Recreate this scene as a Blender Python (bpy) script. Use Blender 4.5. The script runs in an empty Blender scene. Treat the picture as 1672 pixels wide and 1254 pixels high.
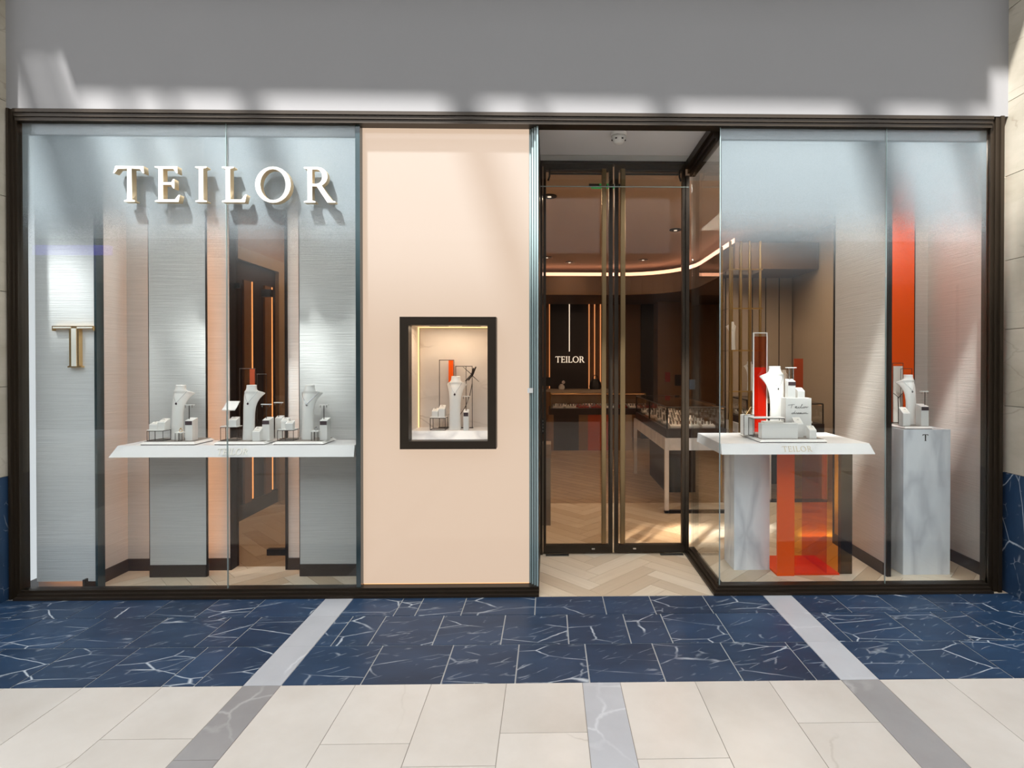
import bpy, bmesh, math, random
from mathutils import Vector, Matrix, Euler
random.seed(7)
S = bpy.context.scene
COL = S.collection
R = math.radians

# ------------------------------------------------------------------ camera, world, sun, exposure
F, CX, CY = 900.0, 912.0, 599.0            # focal length / principal point in 1672x1254 pixels
CAM = Vector((0, -3.58, 1.5))
EUL = Euler((R(90 - 0.4), 0, R(-1.0)))
ROT = EUL.to_matrix()
cd = bpy.data.cameras.new('camera'); cam = bpy.data.objects.new('camera', cd); COL.objects.link(cam)
cam.location = CAM; cam.rotation_euler = EUL
cd.sensor_width = 36; cd.lens = 36 * F / 1672
cd.shift_x = -(CX - 836) / 1672; cd.shift_y = (CY - 627) / 1672
cd.clip_start = 0.05
S.camera = cam

wd = bpy.data.worlds.new('world'); S.world = wd; wd.use_nodes = True
wd.node_tree.nodes['Background'].inputs[0].default_value = (0.92, 0.96, 1.0, 1)
wd.node_tree.nodes['Background'].inputs[1].default_value = 0.74

SUND = Vector((0.32, 0.5, -1.0))
sl = bpy.data.lights.new('sun', 'SUN'); sl.energy = 17.0; sl.angle = R(3.0); sl.color = (0.97, 0.985, 1.0)
so = bpy.data.objects.new('sun', sl); COL.objects.link(so)
so.rotation_euler = SUND.to_track_quat('-Z', 'Y').to_euler(); so.location = (-3, -5, 12)

vs = S.view_settings
vs.view_transform = 'Standard'; vs.look = 'None'; vs.gamma = 1; vs.use_curve_mapping = False
vs.exposure = 0.1
S.cycles.transparent_max_bounces = 32
S.cycles.max_bounces = 8

# ------------------------------------------------------------------ pixel helpers
def ray(u, v): return ROT @ Vector(((u - CX) / F, -(v - CY) / F, -1))
def W(u, v, Y):                            # point on the vertical plane y = Y
    d = ray(u, v); return CAM + d * ((Y - CAM.y) / d.y)
def G(u, v, z=0.0):                        # point on the level z
    d = ray(u, v); return CAM + d * ((z - CAM.z) / d.z)
def X(u, Y, v=600): return W(u, v, Y).x
def Z(v, Y, u=897): return W(u, v, Y).z

# ------------------------------------------------------------------ materials
def s2l(c):
    return tuple(((x / 255) / 12.92 if x <= 10 else (((x / 255) + 0.055) / 1.055) ** 2.4) for x in c) + (1,)
class N:
    def __init__(s, name):
        s.m = bpy.data.materials.new(name); s.m.use_nodes = True; s.t = s.m.node_tree
        s.t.nodes.clear(); s.out = s.t.nodes.new('ShaderNodeOutputMaterial')
    def n(s, typ, ins=None, **kw):
        x = s.t.nodes.new('ShaderNode' + typ)
        for k, v in kw.items(): setattr(x, k, v)
        for k, v in (ins or {}).items():
            if isinstance(v, bpy.types.NodeSocket): s.t.links.new(v, x.inputs[k])
            else: x.inputs[k].default_value = v
        return x
    def math(s, op, a, b=0.0, clamp=False):
        x = s.n('Math', operation=op, use_clamp=clamp)
        for i, v in enumerate((a, b)):
            if isinstance(v, bpy.types.NodeSocket): s.t.links.new(v, x.inputs[i])
            else: x.inputs[i].default_value = v
        return x.outputs[0]
    def mix(s, f, a, b, blend='MIX'):
        x = s.n('Mix', data_type='RGBA', blend_type=blend)
        for i, v in ((0, f), (6, a), (7, b)):
            if isinstance(v, bpy.types.NodeSocket): s.t.links.new(v, x.inputs[i])
            else: x.inputs[i].default_value = v
        return x.outputs[2]
    def ramp(s, f, stops):
        x = s.n('ValToRGB'); s.t.links.new(f, x.inputs[0]); e = x.color_ramp.elements
        while len(e) > 1: e.remove(e[-1])
        e[0].position, e[0].color = stops[0][0], stops[0][1]
        for p, c in stops[1:]:
            q = e.new(p); q.color = c
        return x.outputs[0]
    def done(s, sh): s.t.links.new(sh, s.out.inputs[0]); return s.m
M = {}
def pmat(name, col, rough=0.5, metal=0.0, noise=0.0, scale=8.0, bump=0.0, coat=0.0, spec=0.5, lin=False):
    k = N(name); c = col if lin else s2l(col)
    p = k.n('BsdfPrincipled', {'Base Color': c, 'Roughness': rough, 'Metallic': metal, 'Coat Weight': coat, 'Specular IOR Level': spec})
    p.inputs['Coat Roughness'].default_value = 0.04
    if noise or bump:
        g = k.n('NewGeometry'); t = k.n('TexNoise', {'Vector': g.outputs['Position'], 'Scale': scale, 'Detail': 4.0})
        if noise:
            a = tuple(max(0, x * (1 - noise)) for x in c[:3]) + (1,); b = tuple(min(1, x * (1 + noise)) for x in c[:3]) + (1,)
            k.t.links.new(k.mix(t.outputs[0], a, b), p.inputs['Base Color'])
        if bump:
            b = k.n('Bump', {'Height': t.outputs[0], 'Strength': bump, 'Distance': 0.01}); k.t.links.new(b.outputs[0], p.inputs['Normal'])
    M[name] = k.done(p.outputs[0]); return M[name]
def emat(name, col, st):
    k = N(name); e = k.n('Emission', {'Color': s2l(col), 'Strength': st}); M[name] = k.done(e.outputs[0])
def gmat(name, tint, f0=0.04, refl=1.0, rough=0.0):
    k = N(name); lw = k.n('LayerWeight', {'Blend': 0.5})
    fac = k.math('ADD', k.math('MULTIPLY', k.math('POWER', lw.outputs['Facing'], 5.0), 0.9), f0)
    fac = k.math('MULTIPLY', fac, refl, True)
    a = k.n('BsdfTransparent', {'Color': tuple(tint) + (1,)}); b = k.n('BsdfGlossy', {'Roughness': rough, 'Color': (1, 1, 1, 1)})
    x = k.n('MixShader', {0: fac, 1: a.outputs[0], 2: b.outputs[0]}); M[name] = k.done(x.outputs[0])

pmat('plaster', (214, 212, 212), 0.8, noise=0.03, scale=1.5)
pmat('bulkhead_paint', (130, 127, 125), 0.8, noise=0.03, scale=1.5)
pmat('bronze', (50, 40, 29), 0.4, 0.4, noise=0.1, scale=5)
pmat('bronze_handle', (140, 116, 82), 0.3, 0.8)
pmat('dark_metal', (40, 32, 26), 0.4, 0.5)
pmat('skirting_brown', (62, 50, 40), 0.5)
pmat('white_lacquer', (236, 232, 226), 0.35, noise=0.02)
pmat('leatherette', (233, 229, 223), 0.55, noise=0.015, scale=60, bump=0.05)
pmat('cream_pad', (228, 221, 210), 0.7)
pmat('taupe_board', (128, 118, 108), 0.6)
pmat('plum_band', (72, 54, 58), 0.6)
pmat('wire_black', (52, 40, 32), 0.45, 0.4)
pmat('gold', (244, 204, 146), 0.25, 1.0)
pmat('gold_letter', (206, 190, 160), 0.35, 0.4)
pmat('silver', (190, 190, 190), 0.25, 1.0)
pmat('gem_dark', (60, 40, 48), 0.15)
pmat('orange_lacquer', (240, 88, 0), 0.5, spec=0.2)
pmat('rust_panel', (170, 66, 24), 0.5)
pmat('sign_white', (244, 238, 226), 0.45)
pmat('sign_side', (202, 180, 144), 0.4, 0.25)
pmat('brass', (176, 140, 82), 0.28, 0.9)
pmat('store_wall', (150, 116, 84), 0.6, noise=0.06, scale=2)
pmat('store_wood', (122, 86, 52), 0.5, noise=0.15, scale=3)
pmat('store_dark', (44, 30, 24), 0.4)
pmat('store_ceiling', (226, 204, 188), 0.8)
pmat('store_panel', (160, 140, 120), 0.55, noise=0.04, scale=2)
pmat('taupe_step', (150, 142, 132), 0.6)
pmat('black_plastic', (22, 20, 20), 0.4)
pmat('white_plastic', (225, 222, 216), 0.45)
pmat('red_pad', (150, 36, 22), 0.6)
pmat('grout_light', (176, 176, 172), 0.9)
pmat('grout_beige', (150, 140, 128), 0.9)
pmat('opposite_wall', (104, 98, 94), 0.8, noise=0.1, scale=0.6)
pmat('opposite_dark', (34, 30, 30), 0.35)
pmat('rafter_grey', (170, 172, 176), 0.7)
emat('led_warm', (255, 204, 140), 1.9)
emat('led_soft', (255, 176, 112), 2.0)
emat('led_line', (255, 190, 160), 3.2)
emat('led_thin', (255, 176, 120), 1.1)
emat('led_glow', (255, 178, 124), 6.0)
pmat('cove_brown', (92, 66, 44), 0.7)
emat('led_white', (255, 246, 232), 1.4)
emat('exit_green', (70, 200, 110), 0.5)
emat('purple_sign', (120, 90, 255), 2.2)
gmat('glass_clear', (0.95, 0.965, 0.96), 0.03)
gmat('glass_bronze', (0.86, 0.80, 0.73), 0.03)
gmat('glass_smoke', (0.80, 0.72, 0.64), 0.035)
gmat('glass_case', (0.97, 0.97, 0.96), 0.02)
gmat('acrylic_orange', (0.96, 0.62, 0.18), 0.03)
gmat('acrylic_red', (0.90, 0.52, 0.34), 0.03)
gmat('acrylic_smoke', (0.34, 0.30, 0.22), 0.03)
pmat('glass_edge', (150, 166, 164), 0.12, spec=0.8)
pmat('glass_edge_dark', (44, 58, 60), 0.15, spec=0.8)

def wallpaper(name, col, col2):
    k = N(name); g = k.n('NewGeometry')
    mp = k.n('Mapping', {'Vector': g.outputs['Position'], 'Scale': (2.0, 2.0, 95.0)})
    t = k.n('TexNoise', {'Vector': mp.outputs[0], 'Scale': 1.6, 'Detail': 5.0, 'Distortion': 0.3})
    t2 = k.n('TexNoise', {'Vector': g.outputs['Position'], 'Scale': 2.0})
    c = k.mix(t.outputs[0], s2l(col2), s2l(col)); c = k.mix(k.math('MULTIPLY', t2.outputs[0], 0.15), c, s2l(col2))
    b = k.n('Bump', {'Height': t.outputs[0], 'Strength': 0.35, 'Distance': 0.006})
    p = k.n('BsdfPrincipled', {'Base Color': c, 'Roughness': 0.5, 'Normal': b.outputs[0]}); M[name] = k.done(p.outputs[0])
wallpaper('wallpaper_grey', (216, 214, 210), (186, 184, 180))
wallpaper('wallpaper_grey_lit', (228, 227, 225), (206, 205, 204))  # grey wallpaper lightened in colour to stand for backlight on the T panel
wallpaper('wallpaper_taupe', (206, 196, 188), (182, 172, 162))

def stone(name, base, base2, vein, vscale=2.2, vwidth=0.012, vamt=0.9, rough=0.2, spread=0.5, perobj=True, speck=0.0, stretch=(1, 1, 1), spec=0.5, tone=0.0, wob=0.22):
    wv = wob
    k = N(name); tc = k.n('TexCoord'); oi = k.n('ObjectInfo')
    vec = tc.outputs['Object']
    if perobj:
        off = k.n('CombineXYZ', {0: k.math('MULTIPLY', oi.outputs['Random'], 57.0), 1: k.math('MULTIPLY', oi.outputs['Random'], 31.0), 2: k.math('MULTIPLY', oi.outputs['Random'], 13.0)})
        vec = k.n('VectorMath', {0: vec, 1: off.outputs[0]}, operation='ADD').outputs[0]
    vec = k.n('Mapping', {'Vector': vec, 'Scale': stretch, 'Rotation': (0.3, 0.5, 0.6)}).outputs[0]
    n1 = k.n('TexNoise', {'Vector': vec, 'Scale': 3.0, 'Detail': 6.0})
    wob = k.n('VectorMath', {0: vec, 1: k.n('VectorMath', {0: n1.outputs['Color'], 1: (wv, wv, wv)}, operation='MULTIPLY').outputs[0]}, operation='ADD').outputs[0]
    vo = k.n('TexVoronoi', {'Vector': wob, 'Scale': vscale}, feature='DISTANCE_TO_EDGE')
    n2 = k.n('TexNoise', {'Vector': vec, 'Scale': 2.1, 'Detail': 2.0})
    line = k.math('SUBTRACT', 1.0, k.math('DIVIDE', vo.outputs[0], vwidth), True)
    mask = k.math('MULTIPLY', k.math('SUBTRACT', n2.outputs[0], spread), 9.0, True)
    line = k.math('MULTIPLY', k.math('MULTIPLY', line, mask), vamt)
    if speck:
        vs_ = k.n('Mapping', {'Vector': wob, 'Scale': (1.0, 0.22, 1.0), 'Rotation': (0, 0, 0.5)}).outputs[0]
        v2 = k.n('TexVoronoi', {'Vector': vs_, 'Scale': 9.0}, feature='DISTANCE_TO_EDGE')
        n3 = k.n('TexNoise', {'Vector': vec, 'Scale': 7.0})
        l2 = k.math('MULTIPLY', k.math('SUBTRACT', 1.0, k.math('DIVIDE', v2.outputs[0], 0.035), True), k.math('MULTIPLY', k.math('SUBTRACT', n3.outputs[0], 0.52), 9.0, True))
        line = k.math('MAXIMUM', line, k.math('MULTIPLY', l2, speck))
    n4 = k.n('TexNoise', {'Vector': vec, 'Scale': 1.7, 'Detail': 8.0, 'Roughness': 0.6})
    c = k.mix(k.math('MULTIPLY', k.math('SUBTRACT', n4.outputs[0], 0.3), 2.2, True), s2l(base), s2l(base2))
    if tone:
        f = k.math('ADD', 1 - tone, k.math('MULTIPLY', oi.outputs['Random'], 2 * tone))
        c = k.n('VectorMath', {0: c, 'Scale': f}, operation='SCALE').outputs[0]
    c = k.mix(line, c, s2l(vein))
    p = k.n('BsdfPrincipled', {'Base Color': c, 'Roughness': rough, 'Specular IOR Level': spec}); M[name] = k.done(p.outputs[0])
stone('marble_blue', (27, 47, 70), (46, 70, 98), (208, 214, 218), 2.0, 0.014, 0.85, 0.38, 0.46, spec=0.3, speck=0.35, tone=0.14, stretch=(1.0, 2.6, 1.0), wob=0.07)
stone('stone_beige', (200, 190, 178), (220, 212, 202), (176, 164, 150), 1.6, 0.01, 0.5, 0.3, 0.55, tone=0.04)
stone('stone_grey_light', (176, 176, 178), (198, 198, 200), (226, 226, 226), 3.0, 0.03, 0.5, 0.28, 0.5)
stone('stone_grey', (140, 136, 134), (164, 160, 157), (206, 202, 198), 3.0, 0.03, 0.5, 0.3, 0.5)
stone('travertine', (164, 154, 135), (194, 184, 167), (134, 120, 102), 2.0, 0.02, 0.5, 0.5, 0.5, stretch=(1, 1, 2.5))
stone('marble_white', (230, 232, 235), (246, 246, 246), (180, 182, 188), 2.4, 0.2, 0.55, 0.3, 0.42, stretch=(2.4, 2.4, 0.8), wob=0.3)
stone('marble_plain', (228, 224, 222), (238, 234, 230), (206, 202, 200), 1.8, 0.05, 0.4, 0.3, 0.5)
stone('marble_warm', (206, 194, 184), (230, 221, 212), (160, 144, 132), 5.0, 0.05, 0.5, 0.4, 0.5, stretch=(1, 1, 1.5))

def plank_mat():
    k = N('oak_plank'); tc = k.n('TexCoord'); oi = k.n('ObjectInfo')
    off = k.n('CombineXYZ', {0: k.math('MULTIPLY', oi.outputs['Random'], 40.0)})
    v = k.n('VectorMath', {0: tc.outputs['Object'], 1: off.outputs[0]}, operation='ADD').outputs[0]
    v = k.n('Mapping', {'Vector': v, 'Scale': (3, 45, 3)}).outputs[0]
    t = k.n('TexNoise', {'Vector': v, 'Scale': 1.0, 'Detail': 5.0})
    a = k.ramp(oi.outputs['Random'], [(0, s2l((196, 174, 146))), (0.5, s2l((224, 207, 182))), (1, s2l((234, 220, 198)))])
    c = k.mix(k.math('MULTIPLY', t.outputs[0], 0.5), a, s2l((184, 160, 130)))
    p = k.n('BsdfPrincipled', {'Base Color': c, 'Roughness': 0.42}); M['oak_plank'] = k.done(p.outputs[0])
    k = N('oak_floor_far'); g = k.n('NewGeometry')
    mp = k.n('Mapping', {'Vector': g.outputs['Position'], 'Rotation': (0, 0, R(45))})
    br = k.n('TexBrick', {'Vector': mp.outputs[0], 'Color1': s2l((160, 134, 104)), 'Color2': s2l((178, 152, 122)), 'Mortar': s2l((110, 90, 66)), 'Scale': 1.0, 'Mortar Size': 0.004})
    br.inputs['Brick Width'].default_value = 0.6; br.inputs['Row Height'].default_value = 0.12
    p = k.n('BsdfPrincipled', {'Base Color': br.outputs[0], 'Roughness': 0.4}); M['oak_floor_far'] = k.done(p.outputs[0])
plank_mat()

Z_FT, Z_FB = Z(226, 0.0), Z(540, 0.0)
def veil_mat():                            # white speckled film whose dots thin out downwards
    k = N('white_veil'); g = k.n('NewGeometry'); s = k.n('SeparateXYZ', {0: g.outputs['Position']})
    t = k.math('DIVIDE', k.math('SUBTRACT', s.outputs[2], Z_FB), Z_FT - Z_FB, True)
    a = k.ramp(t, [(p, (q, q, q, 1)) for p, q in ((0, 0), (.22, .015), (.35, .06), (.45, .16), (.516, .29), (.58, .5), (.64, .7), (.76, .82), (1, .87))])
    d = k.n('BsdfDiffuse', {'Color': s2l((145, 151, 155))}); tl = k.n('BsdfTranslucent', {'Color': s2l((170, 176, 180))})
    sh = k.n('MixShader', {0: 0.18, 1: d.outputs[0], 2: tl.outputs[0]})
    cell = k.n('VectorMath', {0: g.outputs['Position'], 1: (0.0011, 1.0, 0.0011)}, operation='SNAP')
    wn = k.n('TexWhiteNoise', {'Vector': cell.outputs[0]})
    j = k.math('MULTIPLY', k.math('MULTIPLY', a, k.math('SUBTRACT', 1.0, a)), 2.0)
    a = k.math('ADD', a, k.math('MULTIPLY', j, k.math('SUBTRACT', wn.outputs['Value'], 0.5)), True)
    tr = k.n('BsdfTransparent'); x = k.n('MixShader', {0: a, 1: tr.outputs[0], 2: sh.outputs[0]}); M['white_veil'] = k.done(x.outputs[0])
veil_mat()
def backlit(name, col, em, st, rough=0.35, coat=0.6):
    k = N(name); p = k.n('BsdfPrincipled', {'Base Color': s2l(col), 'Roughness': rough, 'Coat Weight': coat, 'Emission Color': s2l(em), 'Emission Strength': st})
    p.inputs['Coat Roughness'].default_value = 0.03
    M[name] = k.done(p.outputs[0])
backlit('panel_peach', (76, 75, 73), (255, 223, 194), 0.66)

# ------------------------------------------------------------------ mesh helpers
def box(bm, x0, x1, y0, y1, z0, z1):
    v = [bm.verts.new(p) for p in ((x0, y0, z0), (x1, y0, z0), (x1, y1, z0), (x0, y1, z0), (x0, y0, z1), (x1, y0, z1), (x1, y1, z1), (x0, y1, z1))]
    for f in ((3, 2, 1, 0), (4, 5, 6, 7), (0, 1, 5, 4), (1, 2, 6, 5), (2, 3, 7, 6), (3, 0, 4, 7)): bm.faces.new([v[i] for i in f])
    return v
def B(*bs):
    bm = bmesh.new()
    for b in bs: box(bm, *b)
    return bm
def prism(poly, z0, z1, bm=None):          # xy polygon (ccw) extruded in z
    bm = bm or bmesh.new(); n = len(poly)
    a = [bm.verts.new((p[0], p[1], z0)) for p in poly]; b = [bm.verts.new((p[0], p[1], z1)) for p in poly]
    bm.faces.new(a[::-1]); bm.faces.new(b)
    for i in range(n): bm.faces.new((a[i], a[(i + 1) % n], b[(i + 1) % n], b[i]))
    return bm
def tube(pts, r, n=6, bm=None, r1=None, caps=True):
    bm = bm or bmesh.new(); pts = [Vector(p) for p in pts]; rings = []
    for i, p in enumerate(pts):
        t = (pts[min(i + 1, len(pts) - 1)] - pts[max(i - 1, 0)]).normalized()
        a = Vector((0, 0, 1)) if abs(t.z) < 0.9 else Vector((1, 0, 0))
        s = t.cross(a).normalized(); w = s.cross(t)
        rr = r if r1 is None else r + (r1 - r) * i / (len(pts) - 1)
        rings.append([bm.verts.new(p + (s * math.cos(6.28318 * k / n) + w * math.sin(6.28318 * k / n)) * rr) for k in range(n)])
    for a, b in zip(rings, rings[1:]):
        for k in range(n): bm.faces.new((a[k], a[(k + 1) % n], b[(k + 1) % n], b[k]))
    if caps: bm.faces.new(rings[0][::-1]); bm.faces.new(rings[-1])
    return bm
def loft(rings, bm=None, caps=True):
    bm = bm or bmesh.new(); vr = [[bm.verts.new(p) for p in r] for r in rings]; n = len(vr[0])
    for a, b in zip(vr, vr[1:]):
        for k in range(n): bm.faces.new((a[k], a[(k + 1) % n], b[(k + 1) % n], b[k]))
    if caps: bm.faces.new(vr[0][::-1]); bm.faces.new(vr[-1])
    return bm
def lathe(prof, n=20, bm=None, c=(0, 0)):
    return loft([[(c[0] + r * math.cos(6.28318 * k / n), c[1] + r * math.sin(6.28318 * k / n), z) for k in range(n)] for r, z in prof], bm)
def tomesh(bm, name, smooth=False):
    bmesh.ops.recalc_face_normals(bm, faces=bm.faces)
    me = bpy.data.meshes.new(name); bm.to_mesh(me); bm.free()
    if smooth:
        for p in me.polygons: p.use_smooth = True
    return me
def link(name, data, mat=None, parent=None):
    o = bpy.data.objects.new(name, data); COL.objects.link(o)
    if mat and data and not data.materials: data.materials.append(M[mat])
    if parent: o.parent = parent
    return o
def tag(o, label=None, cat=None, group=None, kind=None):
    if label: o['label'] = label
    if cat: o['category'] = cat
    if group: o['group'] = group
    if kind: o['kind'] = kind
    return o
def wloc(o):
    p = Vector((0, 0, 0))
    while o: p += o.location; o = o.parent
    return p
def obj(name, bm, mat, parent=None, label=None, cat=None, group=None, kind=None, smooth=False, local=False, center=False, bevel=0):
    """world-coordinate bmesh -> one mesh object; a top-level one gets its origin at its base, a child sits relative to its parent"""
    if local: off = Vector((0, 0, 0))
    elif parent and not center: off = wloc(parent)
    else:
        xs = [v.co.x for v in bm.verts]; ys = [v.co.y for v in bm.verts]; zs = [v.co.z for v in bm.verts]
        off = Vector(((min(xs) + max(xs)) / 2, (min(ys) + max(ys)) / 2, min(zs)))
    for v in bm.verts: v.co -= off
    o = link(name, tomesh(bm, name, smooth), mat, parent)
    if not local and (not parent or center): o.location = off - (wloc(parent) if parent else Vector((0, 0, 0)))
    if bevel:
        b = o.modifiers.new('bevel', 'BEVEL'); b.width = bevel; b.segments = 2; b.limit_method = 'ANGLE'
    return tag(o, label, cat, group, kind)
def thing(name, label, cat, loc=(0, 0, 0), group=None, kind=None, rotz=0):
    o = bpy.data.objects.new(name, None); COL.objects.link(o); o.location = loc; o.rotation_euler = (0, 0, rotz); o.empty_display_size = 0.05
    return tag(o, label, cat, group, kind)
def struct(name, bm, mat, label, cat, **kw): return obj(name, bm, mat, None, label, cat, kind='structure', **kw)
def area(name, loc, rot, sx, sy, power, col=(1, 0.82, 0.62)):
    l = bpy.data.lights.new(name, 'AREA'); l.shape = 'RECTANGLE'; l.size = sx; l.size_y = sy; l.energy = power; l.color = col
    o = bpy.data.objects.new(name, l); COL.objects.link(o); o.location = loc; o.rotation_euler = rot; return o

# ------------------------------------------------------------------ lettering
def arcpts(cx, cy, rx, ry, a0, a1, n): return [(cx + rx * math.cos(R(a0 + (a1 - a0) * i / n)), cy + ry * math.sin(R(a0 + (a1 - a0) * i / n))) for i in range(n + 1)]
GL = {  # outline loops of classical capitals, height 1; the first number is the advance width
 'T': (0.92, [[(0.36, 0), (0.66, 0), (0.66, 0.035), (0.58, 0.06), (0.57, 0.93), (0.80, 0.92), (0.88, 0.80), (0.92, 0.80), (0.90, 1.0), (0.12, 1.0), (0.06, 0.80), (0.10, 0.80), (0.19, 0.92), (0.45, 0.93), (0.44, 0.06), (0.36, 0.035)]]),
 'E': (0.72, [[(0.02, 0), (0.68, 0), (0.72, 0.20), (0.68, 0.20), (0.58, 0.07), (0.25, 0.07), (0.25, 0.48), (0.48, 0.48), (0.53, 0.38), (0.57, 0.38), (0.57, 0.64), (0.53, 0.64), (0.48, 0.55), (0.25, 0.55), (0.25, 0.93), (0.54, 0.93), (0.62, 0.81), (0.66, 0.81), (0.65, 1.0), (0.02, 1.0), (0.02, 0.965), (0.12, 0.94), (0.12, 0.06), (0.02, 0.035)]]),
 'I': (0.34, [[(0.02, 0), (0.34, 0), (0.34, 0.035), (0.245, 0.06), (0.245, 0.94), (0.34, 0.965), (0.34, 1.0), (0.02, 1.0), (0.02, 0.965), (0.115, 0.94), (0.115, 0.06), (0.02, 0.035)]]),
 'L': (0.70, [[(0.02, 0), (0.66, 0), (0.71, 0.22), (0.67, 0.22), (0.56, 0.075), (0.25, 0.075), (0.25, 0.94), (0.35, 0.965), (0.35, 1.0), (0.02, 1.0), (0.02, 0.965), (0.12, 0.94), (0.12, 0.06), (0.02, 0.035)]]),
 'O': (1.02, [arcpts(0.51, 0.5, 0.50, 0.515, 0, 345, 23), arcpts(0.51, 0.5, 0.355, 0.435, 0, 345, 23)]),
 'R': (0.86, [[(0.02, 0), (0.34, 0), (0.34, 0.035), (0.25, 0.06), (0.25, 0.46), (0.38, 0.46), (0.68, 0.0), (0.90, 0.0), (0.90, 0.035), (0.80, 0.06), (0.52, 0.48)] + arcpts(0.42, 0.735, 0.26, 0.265, -60, 90, 10) + [(0.02, 1.0), (0.02, 0.965), (0.12, 0.94), (0.12, 0.06), (0.02, 0.035)],
             [(0.25, 0.535), (0.36, 0.53)] + arcpts(0.38, 0.735, 0.155, 0.20, -80, 85, 9) + [(0.25, 0.935)]]),
}
DG = None
def glyph_mesh(ch, h, depth):
    cu = bpy.data.curves.new('glyph', 'CURVE'); cu.dimensions = '2D'; cu.fill_mode = 'BOTH'; cu.extrude = depth / 2 / h
    for loop in GL[ch][1]:
        sp = cu.splines.new('POLY'); sp.points.add(len(loop) - 1); sp.use_cyclic_u = True
        for p, c in zip(sp.points, loop): p.co = (c[0], c[1], 0, 1)
    t = bpy.data.objects.new('glyph', cu); COL.objects.link(t)
    me = bpy.data.meshes.new_from_object(t.evaluated_get(bpy.context.evaluated_depsgraph_get()))
    bpy.data.objects.remove(t); bpy.data.curves.remove(cu)
    # letter local frame: x right, z up, front towards -y
    me.transform(Matrix(((h, 0, 0, 0), (0, 0, -h, 0), (0, h, 0, 0), (0, 0, 0, 1))))
    return me
def lettering(text_spots, h, depth, y, mat, parent, side=None, tilt=0.0):
    """one mesh per letter: text_spots = (letter, x of its left edge, z of its foot)"""
    for ch, x, z in text_spots:
        me = glyph_mesh(ch, h, depth); me.name = 'letter'; me.materials.clear(); me.materials.append(M[mat])
        if side:
            me.materials.append(M[side])
            for p in me.polygons:
                if abs(p.normal.y) < 0.7: p.material_index = 1
        o = link('letter', me, None, parent); o.location = Vector((x, y, z)) - wloc(parent); o.rotation_euler = (tilt, 0, 0)
def spread_text(word, x0, x1, h):
    adv = sum(GL[c][0] for c in word) * h; gap = ((x1 - x0) - adv) / (len(word) - 1); out = []; x = x0
    for c in word: out.append((c, x)); x += GL[c][0] * h + gap
    return out

# ================================================================== STRUCTURE: mall floor
YB = [-0.05] + [G(840, v).y for v in (1004, 1052, 1115.5)]     # rows of blue marble
SLX = (G(532, 977).x, G(577, 977).x); SLX2 = (G(284, 1240).x, G(358, 1240).x)
SL = ((SLX[0] + SLX2[0]) / 2, (SLX[1] + SLX2[1]) / 2)
SR = ((G(1243, 969).x + G(1493, 1240).x) / 2, (G(1288, 969).x + G(1573, 1240).x) / 2)
floor = struct('floor', B((-9, 9, -9.3, -0.045, -0.2, -0.003)), 'grout_light', 'polished stone floor of the mall walkway in front of the shop', 'floor')
def tile(name, x0, x1, y0, y1, mat, g=0.004, dz=0.0):
    bm = B((x0 + g / 2, x1 - g / 2, y0 + g / 2, y1 - g / 2, -0.003, dz)); return obj(name, bm, mat, floor, center=True)
obj('grout_bed', B((-9, 9, -9.25, YB[3] - 0.002, -0.003, -0.0016)), 'grout_beige', floor)
rows = [
 (1005, [25, 117, 163, 242, 322, 402, 642, 677, 752, 873, 991, 1073, 1168, 1398, 1478, 1556, 1621]),
 (1054, [-15, 95, 207, 320, 375, 540, 600, 705, 817, 929, 1032, 1101, 1203, 1400, 1518, 1603, 1661]),
 (1115, [30, 147, 270, 322, 590, 720, 841, 963, 1088, 1216, 1338, 1551, 1668])]
for r, (v, us) in enumerate(rows):
    xs = sorted([G(u, v).x for u in us] + [SL[0], SL[1], SR[0], SR[1]])
    while xs[0] > -4.6: xs.insert(0, xs[0] - 0.36)
    while xs[-1] < 4.6: xs.append(xs[-1] + 0.36)
    for a, b in zip(xs, xs[1:]):
        if b - a < 0.02: continue
        strip = abs(a - SL[0]) < 1e-6 or abs(a - SR[0]) < 1e-6
        tile('grey_stone_tile' if strip else 'blue_marble_tile', a, b, YB[r + 1], YB[r], 'stone_grey_light' if strip else 'marble_blue', 0.001 if strip else 0.007)
cols = sorted([G(u, 1116).x for u in (145, 272, 582, 705, 827, 951, 1013, 1136, 1258, 1553)] + [SL[0], SL[1], SR[0], SR[1]])
while cols[0] > -4.6: cols.insert(0, cols[0] - 0.36)
while cols[-1] < 4.6: cols.append(cols[-1] + 0.36)
cross = {272: 1200, 582: 1212, 705: 1250, 827: 1197, 1013: 1242, 1258: 1186}
crossx = {round(G(u, 1116).x, 4): G(840, v).y for u, v in cross.items()}
crossx[round(SL[0], 4)] = G(840, 1235).y
for a, b in zip(cols, cols[1:]):
    if b - a < 0.02: continue
    strip = abs(a - SL[0]) < 1e-6 or abs(a - SR[0]) < 1e-6
    pale = abs(a - G(951, 1116).x) < 1e-6
    y = YB[3]; nxt = crossx.get(round(a, 4), y - random.choice((0.72, 0.95)))
    while y > -3.4:
        tile('grey_stone_tile' if (strip or pale) else 'beige_stone_slab', a, b, nxt, y, 'stone_grey' if strip else 'stone_grey_light' if pale else 'stone_beige', 0.003)
        y = nxt; nxt = y - random.choice((0.6, 0.75, 0.9))
obj('distant_paving', B((-9, 9, -9.25, y - 0.9 if y > -3.5 else y, -0.003, -0.001)), 'stone_beige', floor)

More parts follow.
